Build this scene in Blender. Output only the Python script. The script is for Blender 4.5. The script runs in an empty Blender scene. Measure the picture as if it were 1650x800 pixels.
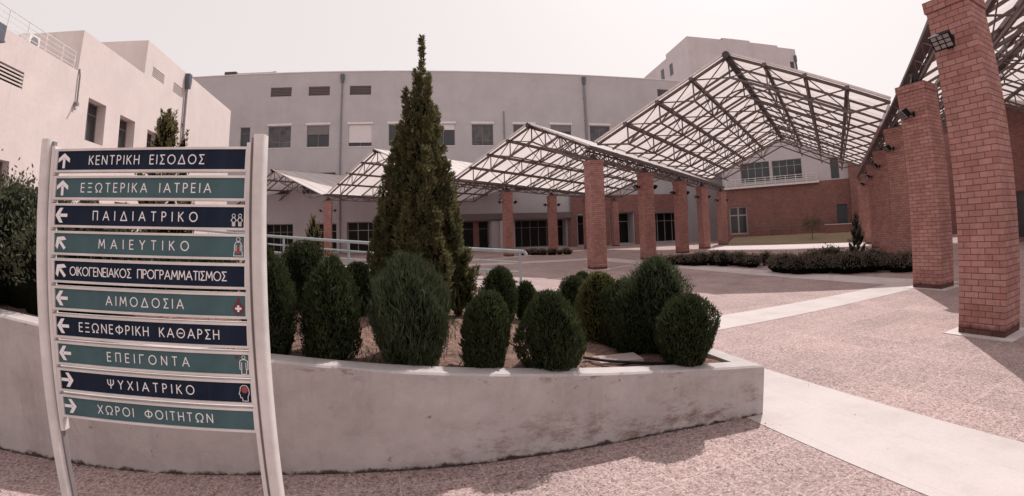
import bpy, math, random
import numpy as np
from mathutils import Vector, Matrix

S = bpy.context.scene
COL = S.collection
R = math.radians
rng = np.random.default_rng(11)
random.seed(5)

# ------------------------------------------------------------------ camera, sky, sun, exposure
SUN_AZ, SUN_EL = 35.0, 55.0          # azimuth clockwise from +Y
cam = bpy.data.cameras.new('camera')
cam_o = bpy.data.objects.new('camera', cam)
COL.objects.link(cam_o)
S.camera = cam_o
PITCH, ROLL = 4.0589, 1.6341
cam_o.matrix_world = Matrix.Translation((0, 0, 1.6)) @ Matrix.Rotation(R(90 + PITCH), 4, 'X') @ Matrix.Rotation(R(ROLL) * -1, 4, 'Z')
cam.type = 'PANO'
cam.panorama_type = 'FISHEYE_LENS_POLYNOMIAL'
cam.fisheye_fov = R(200)
cam.sensor_width = 36.0
cam.sensor_fit = 'HORIZONTAL'
cam.fisheye_polynomial_k0 = 0.0
cam.fisheye_polynomial_k1 = -6.45892126e-02
cam.fisheye_polynomial_k2 = 7.53938568e-05
cam.fisheye_polynomial_k3 = 3.08455781e-05
cam.fisheye_polynomial_k4 = -5.89953994e-07
cam.shift_y = -0.0917
cam.clip_start = 0.05
cam.clip_end = 2000

w = bpy.data.worlds.new('World')
S.world = w
w.use_nodes = True
wt = w.node_tree
bg = wt.nodes['Background']
sky = wt.nodes.new('ShaderNodeTexSky')
sky.sky_type = 'NISHITA'
sky.sun_disc = False
sky.sun_elevation = R(SUN_EL)
sky.sun_rotation = R(SUN_AZ)
sky.air_density = 1.0
sky.dust_density = 4.0
sky.ozone_density = 1.0
hs = wt.nodes.new('ShaderNodeHueSaturation')
hs.inputs['Saturation'].default_value = 0.12
hs.inputs['Value'].default_value = 1.0
tint = wt.nodes.new('ShaderNodeMix')
tint.data_type = 'RGBA'
tint.blend_type = 'MULTIPLY'
tint.inputs['Factor'].default_value = 1.0
tint.inputs['B'].default_value = (1.0, 0.92, 0.915, 1)
wt.links.new(sky.outputs['Color'], hs.inputs['Color'])
wt.links.new(hs.outputs['Color'], tint.inputs['A'])
hz = wt.nodes.new('ShaderNodeMix')          # bright even summer haze over the clear-sky model
hz.data_type = 'RGBA'
hz.inputs['Factor'].default_value = 0.74
hz.inputs['B'].default_value = (6.85, 6.32, 6.26, 1)
wt.links.new(tint.outputs['Result'], hz.inputs['A'])
wt.links.new(hz.outputs['Result'], bg.inputs['Color'])
bg.inputs['Strength'].default_value = 0.09

sl = bpy.data.lights.new('sun', 'SUN')
sl.energy = 2.7
sl.angle = R(0.6)
sl.color = (1.0, 0.94, 0.895)
so = bpy.data.objects.new('sun', sl)
COL.objects.link(so)
d = Vector((math.sin(R(SUN_AZ)) * math.cos(R(SUN_EL)), math.cos(R(SUN_AZ)) * math.cos(R(SUN_EL)), math.sin(R(SUN_EL))))
so.rotation_euler = d.to_track_quat('Z', 'Y').to_euler()
so.location = d * 60

S.view_settings.view_transform = 'Standard'
S.view_settings.look = 'None'
S.view_settings.exposure = 0.62
S.view_settings.gamma = 1.0
S.cycles.max_bounces = 6
S.cycles.transparent_max_bounces = 12
S.cycles.use_denoising = True

# ------------------------------------------------------------------ materials
def newmat(name):
    m = bpy.data.materials.new(name)
    m.use_nodes = True
    nt = m.node_tree
    return m, nt, nt.nodes['Principled BSDF']

def nd(nt, t, **kw):
    n = nt.nodes.new(t)
    for k, v in kw.items():
        setattr(n, k, v)
    return n

def ramp(nt, stops, interp='LINEAR'):
    r = nt.nodes.new('ShaderNodeValToRGB')
    cr = r.color_ramp
    cr.interpolation = interp
    while len(cr.elements) < len(stops):
        cr.elements.new(0.5)
    for e, (p, c) in zip(cr.elements, stops):
        e.position = p
        e.color = (*c, 1) if len(c) == 3 else c
    return r

def mixc(nt, a, b, fac, mode='MIX'):
    n = nt.nodes.new('ShaderNodeMix')
    n.data_type = 'RGBA'
    n.blend_type = mode
    for key, v in (('A', a), ('B', b), ('Factor', fac)):
        if isinstance(v, bpy.types.NodeSocket):
            nt.links.new(v, n.inputs[key])
        elif key == 'Factor':
            n.inputs[key].default_value = v
        else:
            n.inputs[key].default_value = (*v, 1)
    return n.outputs['Result']

def noise(nt, vec, scale, detail=4, rough=0.6, dist=0.0):
    n = nt.nodes.new('ShaderNodeTexNoise')
    n.inputs['Scale'].default_value = scale
    n.inputs['Detail'].default_value = detail
    n.inputs['Roughness'].default_value = rough
    n.inputs['Distortion'].default_value = dist
    if vec is not None:
        nt.links.new(vec, n.inputs['Vector'])
    return n.outputs['Fac']

def bump(nt, p, h, strength, distance=0.01):
    b = nt.nodes.new('ShaderNodeBump')
    b.inputs['Strength'].default_value = strength
    b.inputs['Distance'].default_value = distance
    nt.links.new(h, b.inputs['Height'])
    nt.links.new(b.outputs['Normal'], p.inputs['Normal'])

def scaled(nt, vec, s):
    m = nt.nodes.new('ShaderNodeMapping')
    m.inputs['Scale'].default_value = s
    nt.links.new(vec, m.inputs['Vector'])
    return m.outputs['Vector']

def simple(name, col, rough=0.5, metal=0.0, var=0.12, vscale=6.0, spec=0.5):
    m, nt, p = newmat(name)
    tc = nd(nt, 'ShaderNodeTexCoord')
    f = noise(nt, tc.outputs['Object'], vscale)
    r = ramp(nt, [(0.3, [c * (1 - var) for c in col]), (0.7, [min(1, c * (1 + var)) for c in col])])
    nt.links.new(f, r.inputs['Fac'])
    nt.links.new(r.outputs['Color'], p.inputs['Base Color'])
    p.inputs['Roughness'].default_value = rough
    p.inputs['Metallic'].default_value = metal
    p.inputs['Specular IOR Level'].default_value = spec
    return m

def plaster(name, col, streak=0.06, patch=0.1, scale=1.0):
    m, nt, p = newmat(name)
    tc = nd(nt, 'ShaderNodeTexCoord')
    v = tc.outputs['Object']
    base = ramp(nt, [(0.3, [c * (1 - patch) for c in col]), (0.75, [min(1, c * (1 + patch * .6)) for c in col])])
    nt.links.new(noise(nt, v, 0.5 * scale, 6, 0.65), base.inputs['Fac'])
    sv = scaled(nt, v, (0.9 * scale, 0.9 * scale, 0.13 * scale))
    st = ramp(nt, [(0.48, (1, 1, 1)), (0.78, [1 - streak, 1 - streak * 1.02, 1 - streak * 1.05])])
    nt.links.new(noise(nt, sv, 1.0, 5, 0.6), st.inputs['Fac'])
    c = mixc(nt, base.outputs['Color'], st.outputs['Color'], 1.0, 'MULTIPLY')
    s2 = ramp(nt, [(0.60, (1, 1, 1)), (0.74, (0.86, 0.85, 0.845))])
    nt.links.new(noise(nt, scaled(nt, v, (3.2 * scale, 3.2 * scale, 0.22 * scale)), 1.0, 6, 0.7), s2.inputs['Fac'])
    c = mixc(nt, c, s2.outputs['Color'], 0.75, 'MULTIPLY')
    fine = ramp(nt, [(0.2, (0.93, 0.93, 0.93)), (0.8, (1.05, 1.05, 1.05))])
    nt.links.new(noise(nt, v, 9 * scale, 3), fine.inputs['Fac'])
    c = mixc(nt, c, fine.outputs['Color'], 1.0, 'MULTIPLY')
    nt.links.new(c, p.inputs['Base Color'])
    p.inputs['Roughness'].default_value = 0.9
    p.inputs['Specular IOR Level'].default_value = 0.2
    bump(nt, p, noise(nt, v, 30 * scale, 3), 0.12, 0.01)
    return m

def brick(name, c1, c2, mortar, bw=0.22, rh=0.082, ms=0.0062, dark_base=False):
    m, nt, p = newmat(name)
    uv = nd(nt, 'ShaderNodeUVMap')
    b = nd(nt, 'ShaderNodeTexBrick')
    nt.links.new(uv.outputs['UV'], b.inputs['Vector'])
    b.inputs['Color1'].default_value = (*c1, 1)
    b.inputs['Color2'].default_value = (*c2, 1)
    b.inputs['Mortar'].default_value = (*mortar, 1)
    b.inputs['Scale'].default_value = 1.0
    b.inputs['Mortar Size'].default_value = ms
    b.inputs['Mortar Smooth'].default_value = 0.5
    b.inputs['Bias'].default_value = -0.05
    b.inputs['Brick Width'].default_value = bw
    b.inputs['Row Height'].default_value = rh
    tc = nd(nt, 'ShaderNodeTexCoord')
    f = ramp(nt, [(0.28, (0.82, 0.82, 0.84)), (0.5, (0.98, 0.98, 0.98)), (0.74, (1.12, 1.11, 1.09))])
    nt.links.new(noise(nt, tc.outputs['Object'], 7, 5, 0.65), f.inputs['Fac'])
    c = mixc(nt, b.outputs['Color'], f.outputs['Color'], 1.0, 'MULTIPLY')
    f2 = ramp(nt, [(0.35, (0.86, 0.86, 0.86)), (0.7, (1.05, 1.05, 1.05))])
    nt.links.new(noise(nt, tc.outputs['Object'], 0.9, 4, 0.6), f2.inputs['Fac'])
    c = mixc(nt, c, f2.outputs['Color'], 1.0, 'MULTIPLY')
    if dark_base:      # damp dirt line on the lowest course
        sx = nd(nt, 'ShaderNodeSeparateXYZ')
        nt.links.new(tc.outputs['Object'], sx.inputs['Vector'])
        ad = nd(nt, 'ShaderNodeMath', operation='MULTIPLY_ADD')
        nt.links.new(noise(nt, tc.outputs['Object'], 9, 4), ad.inputs[0])
        ad.inputs[1].default_value = -0.16
        nt.links.new(sx.outputs['Z'], ad.inputs[2])
        dr = ramp(nt, [(0.0, (0.28, 0.26, 0.26)), (0.03, (0.45, 0.43, 0.43)), (0.075, (1, 1, 1))])
        nt.links.new(ad.outputs[0], dr.inputs['Fac'])
        c = mixc(nt, c, dr.outputs['Color'], 1.0, 'MULTIPLY')
    nt.links.new(c, p.inputs['Base Color'])
    p.inputs['Roughness'].default_value = 0.85
    p.inputs['Specular IOR Level'].default_value = 0.25
    inv = nd(nt, 'ShaderNodeMath', operation='SUBTRACT')
    inv.inputs[0].default_value = 1.0
    nt.links.new(b.outputs['Fac'], inv.inputs[1])
    bump(nt, p, inv.outputs[0], 0.7, 0.012)
    return m

def aggregate(name):
    """exposed-aggregate paving slabs with thin pale joints"""
    m, nt, p = newmat(name)
    tc = nd(nt, 'ShaderNodeTexCoord')
    v = tc.outputs['Object']
    stops = [(0.0, (0.075, 0.055, 0.052)), (0.12, (0.17, 0.122, 0.12)), (0.30, (0.29, 0.205, 0.197)), (0.62, (0.375, 0.27, 0.26)), (0.86, (0.46, 0.35, 0.335)), (1.0, (0.54, 0.46, 0.44))]
    vo = nd(nt, 'ShaderNodeTexVoronoi')
    vo.inputs['Scale'].default_value = 100
    nt.links.new(v, vo.inputs['Vector'])
    sep = nd(nt, 'ShaderNodeSeparateColor')
    nt.links.new(vo.outputs['Color'], sep.inputs['Color'])
    c1 = ramp(nt, stops)
    nt.links.new(sep.outputs['Red'], c1.inputs['Fac'])
    vo2 = nd(nt, 'ShaderNodeTexVoronoi')
    vo2.inputs['Scale'].default_value = 52
    nt.links.new(v, vo2.inputs['Vector'])
    sep2 = nd(nt, 'ShaderNodeSeparateColor')
    nt.links.new(vo2.outputs['Color'], sep2.inputs['Color'])
    c2 = ramp(nt, stops)
    nt.links.new(sep2.outputs['Green'], c2.inputs['Fac'])
    c = mixc(nt, c1.outputs['Color'], c2.outputs['Color'], 0.42)
    # broad unevenness and stains
    sp = ramp(nt, [(0.60, (1, 1, 1)), (0.70, (0.80, 0.79, 0.785))])
    nt.links.new(noise(nt, v, 1.4, 7, 0.72, 0.5), sp.inputs['Fac'])
    c = mixc(nt, c, sp.outputs['Color'], 0.8, 'MULTIPLY')
    big = ramp(nt, [(0.3, (0.84, 0.84, 0.84)), (0.7, (1.07, 1.06, 1.05))])
    nt.links.new(noise(nt, v, 0.8, 6, 0.65), big.inputs['Fac'])
    c = mixc(nt, c, big.outputs['Color'], 1.0, 'MULTIPLY')
    # slab grid turned to the paving direction
    mp = nd(nt, 'ShaderNodeMapping')
    mp.inputs['Rotation'].default_value = (0, 0, R(-16))
    nt.links.new(v, mp.inputs['Vector'])
    b = nd(nt, 'ShaderNodeTexBrick')
    b.offset = 0.0
    b.inputs['Scale'].default_value = 1.0
    b.inputs['Brick Width'].default_value = 0.55
    b.inputs['Row Height'].default_value = 0.55
    b.inputs['Mortar Size'].default_value = 0.0045
    b.inputs['Mortar Smooth'].default_value = 0.6
    b.inputs['Color1'].default_value = (0.92, 0.92, 0.925, 1)
    b.inputs['Color2'].default_value = (1.10, 1.09, 1.085, 1)
    b.inputs['Mortar'].default_value = (1, 1, 1, 1)
    nt.links.new(mp.outputs['Vector'], b.inputs['Vector'])
    c = mixc(nt, c, b.outputs['Color'], 1.0, 'MULTIPLY')
    fj = nd(nt, 'ShaderNodeMath', operation='MULTIPLY')
    nt.links.new(b.outputs['Fac'], fj.inputs[0])
    fj.inputs[1].default_value = 0.55
    c = mixc(nt, c, (0.58, 0.46, 0.43), fj.outputs[0])
    nt.links.new(c, p.inputs['Base Color'])
    p.inputs['Roughness'].default_value = 0.8
    p.inputs['Specular IOR Level'].default_value = 0.25
    bump(nt, p, vo.outputs['Distance'], 0.35, 0.006)
    return m

def concrete(name, col, joint=0.9, rot=-16, off=(0, 0, 0)):
    m, nt, p = newmat(name)
    tc = nd(nt, 'ShaderNodeTexCoord')
    v = tc.outputs['Object']
    b1 = ramp(nt, [(0.28, [c * 0.84 for c in col]), (0.5, [c * 0.99 for c in col]), (0.72, [min(1, c * 1.06) for c in col])])
    nt.links.new(noise(nt, v, 1.6, 8, 0.7), b1.inputs['Fac'])
    f = ramp(nt, [(0.25, (0.92, 0.92, 0.92)), (0.7, (1.03, 1.03, 1.03))])
    nt.links.new(noise(nt, v, 45, 4, 0.7), f.inputs['Fac'])
    c = mixc(nt, b1.outputs['Color'], f.outputs['Color'], 1.0, 'MULTIPLY')
    mp = nd(nt, 'ShaderNodeMapping')
    mp.inputs['Rotation'].default_value = (0, 0, R(rot))
    mp.inputs['Location'].default_value = off
    nt.links.new(v, mp.inputs['Vector'])
    b = nd(nt, 'ShaderNodeTexBrick')
    b.offset = 0.0
    b.inputs['Scale'].default_value = 1.0
    b.inputs['Brick Width'].default_value = joint
    b.inputs['Row Height'].default_value = joint * 4.4
    b.inputs['Mortar Size'].default_value = 0.005
    b.inputs['Mortar Smooth'].default_value = 0.8
    b.inputs['Color1'].default_value = (1, 1, 1, 1)
    b.inputs['Color2'].default_value = (0.965, 0.96, 0.96, 1)
    b.inputs['Mortar'].default_value = (0.86, 0.845, 0.84, 1)
    nt.links.new(mp.outputs['Vector'], b.inputs['Vector'])
    c = mixc(nt, c, b.outputs['Color'], 0.8, 'MULTIPLY')
    nt.links.new(c, p.inputs['Base Color'])
    p.inputs['Roughness'].default_value = 0.85
    p.inputs['Specular IOR Level'].default_value = 0.2
    bump(nt, p, noise(nt, v, 60, 3), 0.1, 0.005)
    return m

def planter_mat():
    """painted render, rust-brown scuffs and flaked spots, grimy along the foot"""
    m, nt, p = newmat('planter_render')
    tc = nd(nt, 'ShaderNodeTexCoord')
    v = tc.outputs['Object']
    base = ramp(nt, [(0.32, (0.36, 0.322, 0.317)), (0.68, (0.50, 0.456, 0.452))])
    nt.links.new(noise(nt, v, 2.2, 9, 0.74), base.inputs['Fac'])
    c = base.outputs['Color']
    sx = nd(nt, 'ShaderNodeSeparateXYZ')
    nt.links.new(v, sx.inputs['Vector'])
    # brown scuffs, more of them towards the right-hand end
    pm = ramp(nt, [(0.50, (0, 0, 0)), (0.64, (1, 1, 1))])
    nt.links.new(noise(nt, scaled(nt, v, (1.2, 1.2, 2.4)), 3.4, 8, 0.78), pm.inputs['Fac'])
    lowm = nd(nt, 'ShaderNodeMapRange')
    lowm.inputs['From Min'].default_value = 0.42
    lowm.inputs['From Max'].default_value = 0.12
    nt.links.new(sx.outputs['Z'], lowm.inputs['Value'])
    rx = nd(nt, 'ShaderNodeMapRange')
    rx.inputs['From Min'].default_value = -1.2
    rx.inputs['From Max'].default_value = 0.3
    rx.inputs['To Min'].default_value = 0.12
    nt.links.new(sx.outputs['X'], rx.inputs['Value'])
    m1 = nd(nt, 'ShaderNodeMath', operation='MULTIPLY')
    nt.links.new(pm.outputs['Color'], m1.inputs[0])
    nt.links.new(lowm.outputs['Result'], m1.inputs[1])
    m2 = nd(nt, 'ShaderNodeMath', operation='MULTIPLY')
    nt.links.new(m1.outputs[0], m2.inputs[0])
    nt.links.new(rx.outputs['Result'], m2.inputs[1])
    c = mixc(nt, c, (0.225, 0.15, 0.125), m2.outputs[0])
    # little dark chips
    ch = ramp(nt, [(0.655, (0, 0, 0)), (0.70, (0.8, 0.8, 0.8))])
    nt.links.new(noise(nt, v, 11, 5, 0.7), ch.inputs['Fac'])
    c = mixc(nt, c, (0.19, 0.145, 0.13), ch.outputs['Color'])
    # worn flakes and short drip streaks just under the top edge
    uvn = nd(nt, 'ShaderNodeUVMap')
    su = nd(nt, 'ShaderNodeSeparateXYZ')
    nt.links.new(uvn.outputs['UV'], su.inputs['Vector'])
    near = nd(nt, 'ShaderNodeMapRange')
    near.inputs['From Min'].default_value = -0.10
    near.inputs['From Max'].default_value = -0.02
    nt.links.new(su.outputs['Y'], near.inputs['Value'])
    on = nd(nt, 'ShaderNodeMath', operation='LESS_THAN')
    nt.links.new(su.outputs['Y'], on.inputs[0]); on.inputs[1].default_value = 0.005
    fl_ = ramp(nt, [(0.55, (0, 0, 0)), (0.63, (0.8, 0.8, 0.8))])
    nt.links.new(noise(nt, scaled(nt, uvn.outputs['UV'], (7, 16, 1)), 1.0, 6, 0.7), fl_.inputs['Fac'])
    k1 = nd(nt, 'ShaderNodeMath', operation='MULTIPLY')
    nt.links.new(near.outputs['Result'], k1.inputs[0]); nt.links.new(on.outputs[0], k1.inputs[1])
    k2 = nd(nt, 'ShaderNodeMath', operation='MULTIPLY')
    nt.links.new(k1.outputs[0], k2.inputs[0]); nt.links.new(fl_.outputs['Color'], k2.inputs[1])
    c = mixc(nt, c, (0.235, 0.165, 0.145), k2.outputs[0])
    dl = ramp(nt, [(0.52, (1, 1, 1)), (0.72, (0.80, 0.79, 0.78))])
    nt.links.new(noise(nt, scaled(nt, uvn.outputs['UV'], (5.5, 0.7, 1)), 1.0, 5, 0.65), dl.inputs['Fac'])
    c = mixc(nt, c, dl.outputs['Color'], 0.8, 'MULTIPLY')
    # hairline cracks
    wob = mixc(nt, uvn.outputs['UV'], (0, 0, 0), 0.0)
    vc = nd(nt, 'ShaderNodeTexVoronoi', feature='DISTANCE_TO_EDGE')
    vc.inputs['Scale'].default_value = 1.15
    vc.inputs['Randomness'].default_value = 1.0
    wn = nd(nt, 'ShaderNodeTexNoise'); wn.inputs['Scale'].default_value = 5; wn.inputs['Detail'].default_value = 6
    nt.links.new(uvn.outputs['UV'], wn.inputs['Vector'])
    va = nd(nt, 'ShaderNodeVectorMath', operation='MULTIPLY_ADD')
    nt.links.new(wn.outputs['Color'], va.inputs[0]); va.inputs[1].default_value = (.22, .22, 0)
    nt.links.new(uvn.outputs['UV'], va.inputs[2])
    nt.links.new(va.outputs['Vector'], vc.inputs['Vector'])
    cr = ramp(nt, [(0.0, (0.66, 0.64, 0.63)), (0.004, (1, 1, 1))])
    nt.links.new(vc.outputs['Distance'], cr.inputs['Fac'])
    ck = ramp(nt, [(0.5, (0, 0, 0)), (0.62, (0.5, 0.5, 0.5))])
    nt.links.new(noise(nt, v, 1.7, 3), ck.inputs['Fac'])
    c = mixc(nt, c, cr.outputs['Color'], ck.outputs['Color'], 'MULTIPLY')
    # ragged grime line at the foot
    ad = nd(nt, 'ShaderNodeMath', operation='MULTIPLY_ADD')
    nt.links.new(noise(nt, v, 7, 6, 0.75), ad.inputs[0])
    ad.inputs[1].default_value = -0.15
    zo = nd(nt, 'ShaderNodeMath', operation='ADD')
    nt.links.new(sx.outputs['Z'], zo.inputs[0])
    zo.inputs[1].default_value = 0.066
    nt.links.new(zo.outputs[0], ad.inputs[2])
    dr = ramp(nt, [(0.0, (0.14, 0.115, 0.10)), (0.008, (0.45, 0.41, 0.39)), (0.022, (1, 1, 1))])
    nt.links.new(ad.outputs[0], dr.inputs['Fac'])
    c = mixc(nt, c, dr.outputs['Color'], 1.0, 'MULTIPLY')
    nt.links.new(c, p.inputs['Base Color'])
    p.inputs['Roughness'].default_value = 0.9
    p.inputs['Specular IOR Level'].default_value = 0.2
    bump(nt, p, noise(nt, v, 22, 5, 0.7), 0.3, 0.01)
    return m

def leafmat(name, dark, light, trans=0.25, rough=0.65):
    m, nt, p = newmat(name)
    g = nd(nt, 'ShaderNodeNewGeometry')
    tc = nd(nt, 'ShaderNodeTexCoord')
    r = ramp(nt, [(0.0, dark), (0.55, [(a + b) / 2 for a, b in zip(dark, light)]), (1.0, light)])
    mx = nd(nt, 'ShaderNodeMath', operation='MULTIPLY_ADD')
    nt.links.new(g.outputs['Random Per Island'], mx.inputs[0])
    mx.inputs[1].default_value = 0.5
    n = noise(nt, tc.outputs['Object'], 5, 3)
    nm = nd(nt, 'ShaderNodeMath', operation='MULTIPLY')
    nt.links.new(n, nm.inputs[0])
    nm.inputs[1].default_value = 0.6
    nt.links.new(nm.outputs[0], mx.inputs[2])
    nt.links.new(mx.outputs[0], r.inputs['Fac'])
    nt.links.new(r.outputs['Color'], p.inputs['Base Color'])
    p.inputs['Roughness'].default_value = rough
    p.inputs['Specular IOR Level'].default_value = 0.2
    if trans:
        t = nd(nt, 'ShaderNodeBsdfTranslucent')
        nt.links.new(r.outputs['Color'], t.inputs['Color'])
        ms = nd(nt, 'ShaderNodeMixShader')
        ms.inputs[0].default_value = trans
        out = nt.nodes['Material Output']
        nt.links.new(p.outputs[0], ms.inputs[1])
        nt.links.new(t.outputs[0], ms.inputs[2])
        nt.links.new(ms.outputs[0], out.inputs['Surface'])
    return m

def sheet_mat():
    """milky corrugated polycarbonate: lets diffuse light through"""
    m, nt, p = newmat('polycarbonate_sheet')
    tc = nd(nt, 'ShaderNodeTexCoord')
    v = tc.outputs['Object']
    r = ramp(nt, [(0.3, (0.91, 0.83, 0.81)), (0.7, (0.97, 0.90, 0.885))])
    nt.links.new(noise(nt, v, 0.45, 5), r.inputs['Fac'])
    nt.links.new(r.outputs['Color'], p.inputs['Base Color'])
    p.inputs['Roughness'].default_value = 0.45
    t = nd(nt, 'ShaderNodeBsdfTranslucent')
    nt.links.new(r.outputs['Color'], t.inputs['Color'])
    tr = nd(nt, 'ShaderNodeBsdfTransparent')
    tr.inputs['Color'].default_value = (0.97, 0.93, 0.92, 1)
    a = nd(nt, 'ShaderNodeMixShader')
    a.inputs[0].default_value = 0.43
    nt.links.new(p.outputs[0], a.inputs[1])
    nt.links.new(t.outputs[0], a.inputs[2])
    b = nd(nt, 'ShaderNodeMixShader')
    b.inputs[0].default_value = 0.06
    nt.links.new(a.outputs[0], b.inputs[1])
    nt.links.new(tr.outputs[0], b.inputs[2])
    nt.links.new(b.outputs[0], nt.nodes['Material Output'].inputs['Surface'])
    wv = nd(nt, 'ShaderNodeTexWave')
    wv.inputs['Scale'].default_value = 3.0
    nt.links.new(v, wv.inputs['Vector'])
    bump(nt, p, wv.outputs['Fac'], 0.2, 0.02)
    return m

def sign_face(name, col, spec=.1):
    m, nt, p = newmat(name)
    tc = nd(nt, 'ShaderNodeTexCoord')
    v = tc.outputs['Object']
    r = ramp(nt, [(0.3, [c * .82 for c in col]), (0.75, [c * 1.22 + .004 for c in col])])
    nt.links.new(noise(nt, v, 3.5, 6, 0.65), r.inputs['Fac'])
    d1 = ramp(nt, [(0.5, (0, 0, 0)), (0.8, (0.05, 0.05, 0.05))])
    nt.links.new(noise(nt, scaled(nt, v, (9, 9, 1.6)), 1.0, 6, 0.7), d1.inputs['Fac'])
    c = mixc(nt, r.outputs['Color'], (0.30, 0.27, 0.25), d1.outputs['Color'])
    d2 = ramp(nt, [(0.70, (0, 0, 0)), (0.74, (0.10, 0.10, 0.10))])
    nt.links.new(noise(nt, scaled(nt, v, (30, 30, 90)), 1.0, 3, 0.6), d2.inputs['Fac'])
    c = mixc(nt, c, (0.35, 0.33, 0.32), d2.outputs['Color'])
    nt.links.new(c, p.inputs['Base Color'])
    rr = ramp(nt, [(0.3, (0.32, 0.32, 0.32)), (0.7, (0.6, 0.6, 0.6))])
    nt.links.new(noise(nt, v, 6, 5), rr.inputs['Fac'])
    nt.links.new(rr.outputs['Color'], p.inputs['Roughness'])
    p.inputs['Specular IOR Level'].default_value = spec
    return m

M = {}
M['plaster'] = plaster('facade_plaster', (0.475, 0.437, 0.448))
M['plaster_white'] = plaster('side_wing_plaster', (0.66, 0.575, 0.555), streak=0.05)
M['plaster_tower'] = plaster('tower_plaster', (0.56, 0.505, 0.508))
M['trim'] = simple('pale_trim', (0.68, 0.62, 0.61), 0.7)
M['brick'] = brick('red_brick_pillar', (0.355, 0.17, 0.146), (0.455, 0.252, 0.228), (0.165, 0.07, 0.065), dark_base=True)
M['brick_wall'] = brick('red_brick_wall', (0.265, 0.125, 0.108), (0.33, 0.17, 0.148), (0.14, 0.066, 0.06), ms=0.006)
M['aggregate'] = aggregate('exposed_aggregate_paving')
M['concrete'] = concrete('pale_concrete_strip', (0.50, 0.445, 0.435), 0.57)
M['concrete_path'] = concrete('pale_concrete_path', (0.54, 0.475, 0.47), 1.4)
M['plinth'] = concrete('plinth_concrete', (0.56, 0.50, 0.49), 3.0)
M['planter'] = planter_mat()
M['steel'] = simple('painted_brown_steel', (0.118, 0.083, 0.077), 0.5, 0.0, 0.2, 3.0)
M['steel_dark'] = simple('dark_steel', (0.045, 0.036, 0.036), 0.5, 0.0, 0.2, 3.0)
M['steel_grey'] = simple('grey_steel_beam', (0.13, 0.10, 0.097), 0.5, 0.0, 0.15, 2.0)
M['sheet'] = sheet_mat()
M['glass'] = simple('dark_glass', (0.035, 0.035, 0.04), 0.12, 0.0, 0.3, 0.7)
M['glass_grey'] = simple('curtained_glass', (0.075, 0.066, 0.07), 0.2, 0.0, 0.55, 1.6)
M['glass_deep'] = simple('deep_dark_glass', (0.012, 0.011, 0.011), 0.35, 0.0, 0.3, 0.7, 0.12)
M['alu'] = simple('bronze_aluminium', (0.17, 0.147, 0.143), 0.4)
M['white_frame'] = simple('grey_white_window_frame', (0.36, 0.34, 0.335), 0.5)
M['shutter'] = simple('white_roller_shutter', (0.66, 0.60, 0.60), 0.6, 0, 0.06)
M['louvre'] = simple('brown_louvre', (0.17, 0.135, 0.135), 0.6)
M['black'] = simple('black_plastic', (0.012, 0.011, 0.012), 0.75, 0, 0.2, 6, 0.15)
M['void'] = simple('dark_interior', (0.02, 0.017, 0.017), 0.9)
M['lens'] = simple('lamp_glass', (0.26, 0.24, 0.24), 0.3, 0, 0.25, 40)
M['pipe'] = simple('grey_downpipe', (0.20, 0.19, 0.205), 0.5)
M['hopper'] = simple('blue_grey_hopper', (0.09, 0.095, 0.12), 0.5)
M['rail'] = simple('pale_painted_rail', (0.29, 0.335, 0.345), 0.45)
M['white_rail'] = simple('white_painted_rail', (0.72, 0.68, 0.67), 0.45)
M['sign_frame'] = sign_face('white_sign_enamel', (0.66, 0.62, 0.605), .4)
M['sign_groove'] = simple('shadow_groove', (0.20, 0.18, 0.18), 0.6)
M['navy'] = sign_face('navy_sign_face', (0.008, 0.016, 0.036))
M['teal'] = sign_face('teal_sign_face', (0.066, 0.124, 0.136))
M['letter'] = simple('white_lettering', (0.80, 0.79, 0.80), 0.5, 0, 0.05)
M['red'] = simple('red_mark', (0.33, 0.055, 0.05), 0.5)
M['darkred'] = simple('dark_red_mark', (0.14, 0.02, 0.025), 0.5)
M['soil'] = None
M['grass_dry'] = None
M['bark'] = simple('brown_bark', (0.12, 0.085, 0.065), 0.9, 0, 0.3, 12)
M['tealdoor'] = simple('dark_teal_door', (0.045, 0.06, 0.07), 0.5)
M['roofbox'] = simple('dark_duct', (0.05, 0.04, 0.04), 0.6)
M['duct'] = simple('pale_duct', (0.50, 0.45, 0.44), 0.6)

def soil_mat():
    m, nt, p = newmat('red_brown_soil')
    tc = nd(nt, 'ShaderNodeTexCoord')
    v = tc.outputs['Object']
    r = ramp(nt, [(0.25, (0.045, 0.024, 0.018)), (0.5, (0.19, 0.105, 0.082)), (0.78, (0.40, 0.27, 0.225))])
    nt.links.new(noise(nt, v, 26, 8, 0.75), r.inputs['Fac'])
    nt.links.new(r.outputs['Color'], p.inputs['Base Color'])
    p.inputs['Roughness'].default_value = 0.95
    bump(nt, p, noise(nt, v, 30, 6, 0.7), 0.9, 0.03)
    return m
M['soil'] = soil_mat()

def dry_grass_mat():
    m, nt, p = newmat('dry_lawn')
    tc = nd(nt, 'ShaderNodeTexCoord')
    v = tc.outputs['Object']
    r = ramp(nt, [(0.3, (0.24, 0.18, 0.115)), (0.7, (0.38, 0.30, 0.20))])
    nt.links.new(noise(nt, v, 3, 8, 0.75), r.inputs['Fac'])
    nt.links.new(r.outputs['Color'], p.inputs['Base Color'])
    p.inputs['Roughness'].default_value = 1.0
    p.inputs['Specular IOR Level'].default_value = 0.1
    bump(nt, p, noise(nt, v, 25, 4), 0.5, 0.05)
    return m
M['grass_dry'] = dry_grass_mat()

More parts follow.
